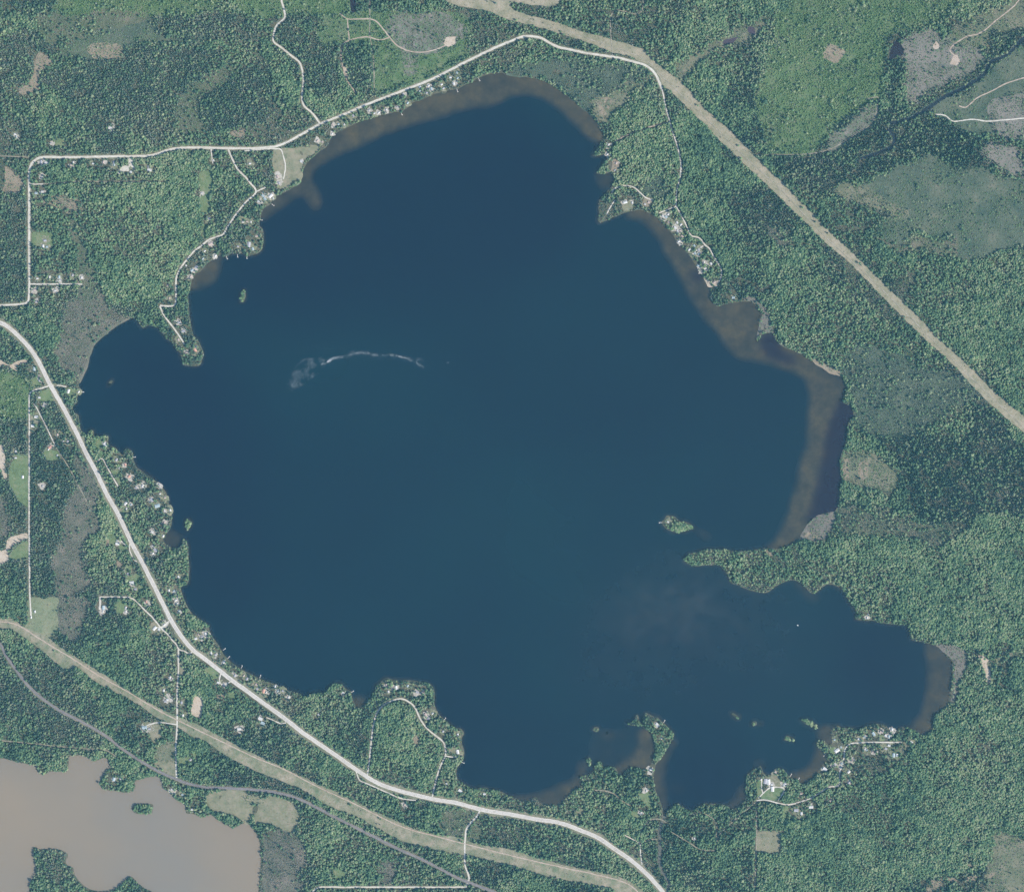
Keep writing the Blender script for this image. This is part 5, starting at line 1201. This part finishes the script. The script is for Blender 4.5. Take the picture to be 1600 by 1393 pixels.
# ------------------------------------------------------------------ woods as masses
def gn_scatter(name, sp, idx, label, cat):
    me = bpy.data.meshes.new(name)
    me.from_pydata(np.stack([X[idx], Y[idx], Z[idx]], 1).tolist(), [], [])
    for an, a in (('spin', ROT[idx]), ('size', SCL[idx])):
        at = me.attributes.new(an, 'FLOAT', 'POINT'); at.data.foreach_set('value', a.astype(np.float32))
    at = me.attributes.new('variant', 'INT', 'POINT'); at.data.foreach_set('value', RNG.integers(0, 3, len(idx)).astype(np.int32))
    o = bpy.data.objects.new(name, me); COL.objects.link(o)
    ng = bpy.data.node_groups.new(name, 'GeometryNodeTree')
    ng.interface.new_socket('Geometry', in_out='INPUT', socket_type='NodeSocketGeometry')
    ng.interface.new_socket('Geometry', in_out='OUTPUT', socket_type='NodeSocketGeometry')
    N = ng.nodes; Lk = ng.links
    gi = N.new('NodeGroupInput'); go = N.new('NodeGroupOutput')
    jn = N.new('GeometryNodeJoinGeometry')
    for k in range(3):
        po = bpy.data.objects.new('%s_pattern' % sp, PROTO[sp][k][0])
        oi = N.new('GeometryNodeObjectInfo'); oi.inputs['Object'].default_value = po; oi.inputs['As Instance'].default_value = True
        Lk.new(oi.outputs['Geometry'], jn.inputs[0])
    def na(nm, ty):
        n = N.new('GeometryNodeInputNamedAttribute'); n.data_type = ty; n.inputs['Name'].default_value = nm; return n.outputs['Attribute']
    iop = N.new('GeometryNodeInstanceOnPoints')
    iop.inputs['Pick Instance'].default_value = True
    Lk.new(gi.outputs[0], iop.inputs['Points']); Lk.new(jn.outputs[0], iop.inputs['Instance'])
    Lk.new(na('variant', 'INT'), iop.inputs['Instance Index'])
    cxyz = N.new('ShaderNodeCombineXYZ'); Lk.new(na('spin', 'FLOAT'), cxyz.inputs['Z'])
    e2r = N.new('FunctionNodeEulerToRotation'); Lk.new(cxyz.outputs[0], e2r.inputs[0]); Lk.new(e2r.outputs[0], iop.inputs['Rotation'])
    Lk.new(na('size', 'FLOAT'), iop.inputs['Scale'])
    Lk.new(iop.outputs[0], go.inputs[0])
    md = o.modifiers.new('scatter', 'NODES'); md.node_group = ng
    tag(o, label, cat, kind='stuff')
    return o


MASS = [('aspen_forest', 'bright green broadleaf canopy of the woods round the lake', 'forest'), ('broadleaf_forest', 'darker green broadleaf canopy mixed through the woods', 'forest'),
        ('spruce_forest', 'dark spruce canopy of the deeper woods', 'forest'), ('bog_spruce_forest', 'fine grey-green low bog spruce stands', 'forest'),
        ('shrubbery', 'low green shrubs scattered over clearings and marshes', 'shrubs'), ('alder_brush', 'grey leafless brush in the swamps', 'brush'),
        ('sapling_vegetation', 'light green young regrowth of the old cuts', 'regrowth')]
for k, (nm, lb, ct) in enumerate(MASS):
    gn_scatter(nm, SPECIES[k], np.nonzero((spec == k) & ~taken)[0], lb, ct)

# ------------------------------------------------------------------ single trees
SINGLE.sort(key=lambda q: -SCL[q[0]])
cnt = {'maple': 0, 'spruce': 0}
for i, sp, phrase in SINGLE:
    if cnt[sp] >= 290: continue
    cnt[sp] += 1
    pr = PROTO[sp][cnt[sp] % 3]
    word = 'broadleaf tree' if sp == 'maple' else 'dark spruce'
    root = bpy.data.objects.new('broadleaf_tree' if sp == 'maple' else 'spruce_tree', None)
    root.empty_display_size = 1
    COL.objects.link(root)
    s = SCL[i] * (.8 if spec[i] in (4, 5, 6) else 1.0)
    root.location = (X[i], Y[i], Z[i]); root.rotation_euler = (0, 0, ROT[i]); root.scale = (s, s, s)
    tag(root, word + ' ' + phrase, 'tree', word + 's ' + phrase)
    for part, me, mt in (('crown', pr[1], LEAF['aspen' if sp == 'maple' else 'spruce']), ('trunk', pr[2], BARK)):
        if not me.materials: me.materials.append(mt)
        o = bpy.data.objects.new(part, me); COL.objects.link(o); o.parent = root

# ------------------------------------------------------------------ houses
def house_meshes(w, d, h, rh, over=.6):
    """gabled body, roof with thickness and overhang, brick chimney"""
    x, y = w / 2, d / 2
    body = pydata('wall', [(-x, -y, -.6), (x, -y, -.6), (x, y, -.6), (-x, y, -.6), (-x, -y, h), (x, -y, h), (x, y, h), (-x, y, h), (-x, 0, h + rh), (x, 0, h + rh)],
                  [(0, 1, 5, 4), (2, 3, 7, 6), (1, 2, 6, 9, 5), (3, 0, 4, 8, 7)])
    k = rh / y; X1 = x + over; Y1 = y + over; e = h - over * k
    t = .25
    v = []
    for zz in (.05, .05 + t):
        v += [(-X1, -Y1, e + zz), (X1, -Y1, e + zz), (X1, 0, h + rh + zz), (-X1, 0, h + rh + zz), (X1, Y1, e + zz), (-X1, Y1, e + zz)]
    f = [(6, 7, 8, 9), (9, 8, 10, 11), (3, 2, 1, 0), (5, 4, 2, 3), (0, 1, 7, 6), (4, 5, 11, 10), (1, 2, 8, 7), (2, 4, 10, 8), (0, 6, 9, 3), (3, 9, 11, 5)]
    roof = pydata('roof', v, f)
    c = .45; cxp = w * .22; zt = h + rh + 1.0
    ch = pydata('chimney', [(cxp - c, -c + .5, h), (cxp + c, -c + .5, h), (cxp + c, c + .5, h), (cxp - c, c + .5, h), (cxp - c, -c + .5, zt), (cxp + c, -c + .5, zt), (cxp + c, c + .5, zt), (cxp - c, c + .5, zt)],
                [(4, 5, 6, 7), (0, 1, 5, 4), (1, 2, 6, 5), (2, 3, 7, 6), (3, 0, 4, 7)])
    return body, roof, ch


HM = [house_meshes(11, 8, 3.0, 2.2), house_meshes(14, 8.5, 3.0, 2.0), house_meshes(9, 7.5, 2.8, 2.4)]
HVAR = {}
for k, (b, r, c) in enumerate(HM):
    for wi_, wm in enumerate(WALL):
        bb = b.copy(); bb.materials.append(wm); HVAR[('wall', k, wi_)] = bb
    for rc, rm in ROOF.items():
        rr = r.copy(); rr.materials.append(rm); HVAR[('roof', k, rc)] = rr
    c.materials.append(BRICK)
ORD = ['', 'second', 'third', 'fourth', 'fifth', 'sixth', 'seventh', 'eighth', 'ninth', 'tenth', 'eleventh', 'twelfth', 'thirteenth', 'fourteenth', 'fifteenth']
END = {'west': ('westernmost', 'west'), 'north': ('northernmost', 'north')}
rnd = random.Random(5)
for ci_, (phrase, ax, frm, hs) in enumerate(HOUSES):
    by = {}
    for h in sorted(hs, key=lambda q: q[0] if ax == 'x' else q[1]): by.setdefault(h[2], []).append(h)
    yv, yf, ym = [], [], []
    for rc, lst in by.items():
        for n, (hx, hy, c, sz) in enumerate(lst):
            if len(lst) == 1: lb = 'only %s house %s' % (ROOFWORD[rc], phrase)
            elif n == 0: lb = '%s of the %s houses %s' % (END[frm][0], ROOFWORD[rc], phrase)
            else: lb = '%s %s house from the %s %s' % (ORD[n], ROOFWORD[rc], END[frm][1], phrase)
            root = bpy.data.objects.new('house', None); COL.objects.link(root)
            z = float(height(np.array([hx]), np.array([hy]))[0])
            z = max(z, .8) + .35
            root.location = (wx(hx), wy(hy), z)
            # houses square up to the shore or the nearest lane
            gxv = float(sample(d_land, np.array([hx + 3.]), np.array([hy]))[0] - sample(d_land, np.array([hx - 3.]), np.array([hy]))[0])
            gyv = float(sample(d_land, np.array([hx]), np.array([hy - 3.]))[0] - sample(d_land, np.array([hx]), np.array([hy + 3.]))[0])
            rot = math.atan2(gyv, gxv) if abs(gxv) + abs(gyv) > .5 else rnd.choice((0, math.pi / 2))
            root.rotation_euler = (0, 0, rot + rnd.choice((0, math.pi / 2)) + rnd.uniform(-.15, .15))
            s = sz * .80; root.scale = (s, s, .8 + .2 * s)
            tag(root, lb, 'house', 'houses ' + phrase)
            k = 1 if sz > 1.25 else rnd.choice((0, 0, 2))
            for part, me in (('wall', HVAR[('wall', k, rnd.randrange(3))]), ('roof', HVAR[('roof', k, rc)])):
                o = bpy.data.objects.new(part, me); COL.objects.link(o); o.parent = root
                if part == 'roof':
                    q = bpy.data.objects.new('chimney', HM[k][2]); COL.objects.link(q); q.parent = o
            # trodden or mown yard round the house
            k0 = len(yv); nn = 14; ra = rnd.uniform(12, 21) * sz ** .5; ox, oy = rnd.uniform(-4, 4), rnd.uniform(-4, 4)
            mi = 0 if rnd.random() < .55 else 1
            if mi: ra *= .8
            off = .45 + .01 * (n % 12) + .13 * mi
            yv.append((wx(hx) + ox, wy(hy) + oy, z - .35 + off))
            for q in range(nn):
                a = 2 * math.pi * q / nn; r_ = ra * rnd.uniform(.6, 1.25)
                xx, yy = wx(hx) + ox + r_ * math.cos(a), wy(hy) + oy + r_ * math.sin(a)
                yv.append((xx, yy, float(height(np.array([xx / S + CX]), np.array([CY - yy / S]))[0]) + off))
            for q in range(nn):
                yf.append((k0, k0 + 1 + q, k0 + 1 + (q + 1) % nn)); ym.append(mi)
    me = pydata('yard', yv, yf)
    me.polygons.foreach_set('material_index', ym)
    o = link('yard', me, [GM['yard_grass'], GM['yard_gravel']])
    tag(o, 'yards of the houses ' + phrase, 'yard', kind='structure')

# ------------------------------------------------------------------ docks
def dock_mesh(L=14, w=2.2):
    v, f = [], []
    def box(x0, x1, y0, y1, z0, z1):
        k = len(v)
        v.extend([(x0, y0, z0), (x1, y0, z0), (x1, y1, z0), (x0, y1, z0), (x0, y0, z1), (x1, y0, z1), (x1, y1, z1), (x0, y1, z1)])
        f.extend([(k + 3, k + 2, k + 1, k), (k + 4, k + 5, k + 6, k + 7), (k, k + 1, k + 5, k + 4), (k + 1, k + 2, k + 6, k + 5), (k + 2, k + 3, k + 7, k + 6), (k + 3, k, k + 4, k + 7)])
    n = 24
    for i in range(n): box(-3 + (L + 3) * i / n, -3 + (L + 3) * (i + .9) / n, -w / 2, w / 2, .62, .72)
    box(L - 3, L, w / 2 + .02, w / 2 + 3, .60, .70)
    deck = pydata('deck', v, f); v, f = [], []
    for x in (1, L / 2, L - .6):
        for y in (-w / 2 - .1, w / 2 + .1):
            box(x - .09, x + .09, y - .09, y + .09, -2.5, .9)
    return deck, pydata('post', v, f)


dk, dp = dock_mesh(); dk.materials.append(DECK); dp.materials.append(BARK)
DOCKLAB = ['northernmost wooden dock on the shore below the highway bend', 'second wooden dock southward on the shore below the highway bend', 'third wooden dock southward on the shore below the highway bend', 'southernmost wooden dock on the shore below the highway bend', 'dock on the north shore beside the overhanging tree', 'easternmost dock on the north shore', 'middle dock on the north shore beside the white houses', 'dock below the white-roofed house on the northwest lane', 'dock at the mouth of the northwest lane lawns', 'middle dock on the square northwest headland', 'western dock on the square northwest headland', 'eastern dock on the square northwest headland', 'white dock on the east side of the southern peninsula', 'low dock below the circular yard on the southern peninsula', 'western dock at the estate cove', 'eastern dock at the estate cove', 'dock of the straight southeast cottage lane', 'dock at the west tip of the wooded eastern island', 'dock on the narrow spit of the campground', 'dock at the rounded knob west of the southern peninsula', 'dock at the wooded knob east of the highway', 'dock on the headland of the southeast cove', 'dock on the little western point']
for (px, py), lb in zip(DOCKS, DOCKLAB):
    a = np.array([px]); b = np.array([py])
    sd = d_land - d_wat; e = 4.0
    gxv = float(sample(sd, a + e, b)[0] - sample(sd, a - e, b)[0]); gyv = float(sample(sd, a, b - e)[0] - sample(sd, a, b + e)[0])
    root = bpy.data.objects.new('dock', None); COL.objects.link(root)
    root.location = (wx(px), wy(py), 0); root.rotation_euler = (0, 0, math.atan2(-gyv, -gxv)); root.scale = (.75, .75, .8)
    tag(root, lb, 'dock', 'docks round the lake')
    for part, me in (('deck', dk), ('post', dp)):
        o = bpy.data.objects.new(part, me); COL.objects.link(o); o.parent = root

# ------------------------------------------------------------------ a motor boat on the south-east bay
def boat():
    root = bpy.data.objects.new('motor_boat', None); COL.objects.link(root)
    root.location = (wx(1246.5), wy(976.5), 0); root.rotation_euler = (0, 0, math.radians(150))
    tag(root, 'small white motor boat alone on the southeast bay', 'boat')
    sec = [(-3.2, 1.15, .95), (-1.5, 1.3, .95), (.5, 1.25, 1.0), (2.2, .8, 1.1), (3.4, .05, 1.25)]
    v, f = [], []
    for x, w, z in sec:
        v += [(x, -w, z), (x, -w * .7, -.15), (x, w * .7, -.15), (x, w, z), (x, w * .8, z - .1), (x, w * .62, .25), (x, -w * .62, .25), (x, -w * .8, z - .1)]
    for i in range(len(sec) - 1):
        for j in range(8):
            k = (j + 1) % 8
            f.append((i * 8 + j, i * 8 + k, (i + 1) * 8 + k, (i + 1) * 8 + j))
    f.append(tuple(range(8))); f.append(tuple(reversed(range(32, 40))))
    link('hull', pydata('hull', v, f), plain_mat('white_hull', (.8, .8, .79), .3), root)
    link('windshield', pydata('windshield', [(.6, -.95, 1.0), (.6, .95, 1.0), (.2, .8, 1.55), (.2, -.8, 1.55), (.64, -.95, 1.0), (.64, .95, 1.0), (.24, .8, 1.55), (.24, -.8, 1.55)], [(0, 1, 2, 3), (7, 6, 5, 4), (2, 6, 7, 3)]), plain_mat('tinted_glass', (.08, .1, .12), .1), root)
    v, f = [], []
    for (a, b, c, d, e, g_) in ((-3.75, -3.25, -.25, .25, .55, 1.35), (-3.65, -3.4, -.1, .1, -.6, .55)):
        k = len(v); v += [(a, c, e), (b, c, e), (b, d, e), (a, d, e), (a + .06, c + .05, g_), (b - .06, c + .05, g_), (b - .06, d - .05, g_), (a + .06, d - .05, g_)]
        f += [(k + 3, k + 2, k + 1, k), (k + 4, k + 5, k + 6, k + 7), (k, k + 1, k + 5, k + 4), (k + 1, k + 2, k + 6, k + 5), (k + 2, k + 3, k + 7, k + 6), (k + 3, k, k + 4, k + 7)]
    link('outboard_motor', pydata('outboard_motor', v, f), plain_mat('black_cowling', (.04, .04, .045), .4), root)


boat()

# ------------------------------------------------------------------ foam drifting on the lake
def foam():
    v, f = [], []
    r = random.Random(3)
    def fleck(px, py, s, ang):
        s *= .62; k = len(v); x, y = wx(px), wy(py)
        for q in range(5):
            a = 2 * math.pi * q / 5; l = s * r.uniform(.5, 1.2)
            dx, dy = l * 1.9 * math.cos(a), l * .7 * math.sin(a)
            v.append((x + dx * math.cos(ang) - dy * math.sin(ang), y + dx * math.sin(ang) + dy * math.cos(ang), .06 + .0004 * (len(f) % 60)))
        f.append(tuple(range(k, k + 5)))
    def u(cx, cy): return (430 + cx / 5.333, 520 + cy / 5.333)
    path = [u(*p) for p in ((385, 265), (440, 240), (490, 208), (560, 200), (630, 180), (700, 165), (760, 170), (820, 182), (900, 188), (960, 182), (1030, 195), (1100, 212), (1160, 240), (1200, 265), (1235, 285))]
    L = smooth_line(path, .5)
    for i, p in enumerate(L):
        t = i / len(L)
        nz = float(vnoise(p[0], p[1], 3.5, 95, 2))
        dn = (.25 + 1.3 * math.exp(-((t - .08) / .07) ** 2) + .7 * math.exp(-((t - .75) / .13) ** 2)) * (max(0, nz - .3) * 3.2)
        for k in range(int(7 * dn + r.random())):
            fleck(p[0] + r.gauss(0, .6), p[1] + r.gauss(0, 1.1), r.uniform(.3, 1.1), r.uniform(-.5, .5))
        for k in range(2):
            fleck(p[0] + r.gauss(0, 1.5), p[1] + r.gauss(1.2, 3.0), r.uniform(.2, .5), r.uniform(-.5, .5))
    for k in range(160):
        q = u(620 + r.uniform(0, 160), 158 + r.gauss(0, 8)); fleck(q[0], q[1], r.uniform(.3, .6), .1)
    for k in range(60):
        q = u(1170 + r.uniform(0, 65), 235 - r.uniform(0, 25)); fleck(q[0], q[1], r.uniform(.3, .7), .4)
    for k in range(150):
        q = u(150 + r.gauss(0, 22), 432 + r.gauss(0, 22)); fleck(q[0], q[1], r.uniform(.3, .9), r.uniform(.2, 1.2))
    poly = [u(*p) for p in ((200, 460), (120, 420), (150, 290), (230, 215), (400, 200), (440, 290), (330, 360), (250, 420))]
    xs_ = [p[0] for p in poly]; ys_ = [p[1] for p in poly]
    tmp = np.zeros((RH, RW), np.uint8); fill(tmp, poly, 1)
    n = 0
    while n < 2300:
        a, b = r.uniform(min(xs_), max(xs_)), r.uniform(min(ys_), max(ys_))
        if nearest(tmp, a, b) and float(vnoise(a * .5 + b, b * .5 - a, 9, 96, 3)) > r.uniform(.36, .66): fleck(a, b, r.uniform(.18, .5), r.uniform(.3, .8)); n += 1
    for k in range(14):
        q = u(1438 + r.gauss(0, 8), 247 + r.gauss(0, 4)); fleck(q[0], q[1], r.uniform(.5, 1.0), 0)
    for k in range(150):
        q = u(350 + r.gauss(0, 130), 120 + r.gauss(0, 25)); fleck(q[0], q[1], r.uniform(.2, .4), 0)
    o = link('foam_streak', pydata('foam_streak', v, f), plain_mat('foam', (.36, .39, .40), .8))
    tag(o, 'curved whitish foam streak drifting on the middle of the lake', 'foam', kind='stuff')


foam()

# ------------------------------------------------------------------ the air between
def haze():
    a = 17500.0; z0, z1 = -14.0, CAM_Z + 60
    v = [(-a, -a, z0), (a, -a, z0), (a, a, z0), (-a, a, z0), (-a, -a, z1), (a, -a, z1), (a, a, z1), (-a, a, z1)]
    f = [(3, 2, 1, 0), (4, 5, 6, 7), (0, 1, 5, 4), (1, 2, 6, 5), (2, 3, 7, 6), (3, 0, 4, 7)]
    m, nt, out = node_mat('thin_haze')
    pv = nt.nodes.new('ShaderNodeVolumePrincipled')
    pv.inputs['Color'].default_value = (*HAZE_COLOR, 1)
    pv.inputs['Density'].default_value = HAZE_DENSITY
    pv.inputs['Anisotropy'].default_value = 0.0
    nt.links.new(pv.outputs[0], out.inputs['Volume'])
    o = link('haze', pydata('haze', v, f), m)
    tag(o, 'thin bluish air between the land and the viewer', 'haze', kind='stuff')


if HAZE_DENSITY > 0: haze()
print('TREES', len(X), np.bincount(spec), 'SINGLE', cnt, 'HOUSES', sum(len(h[3]) for h in HOUSES))
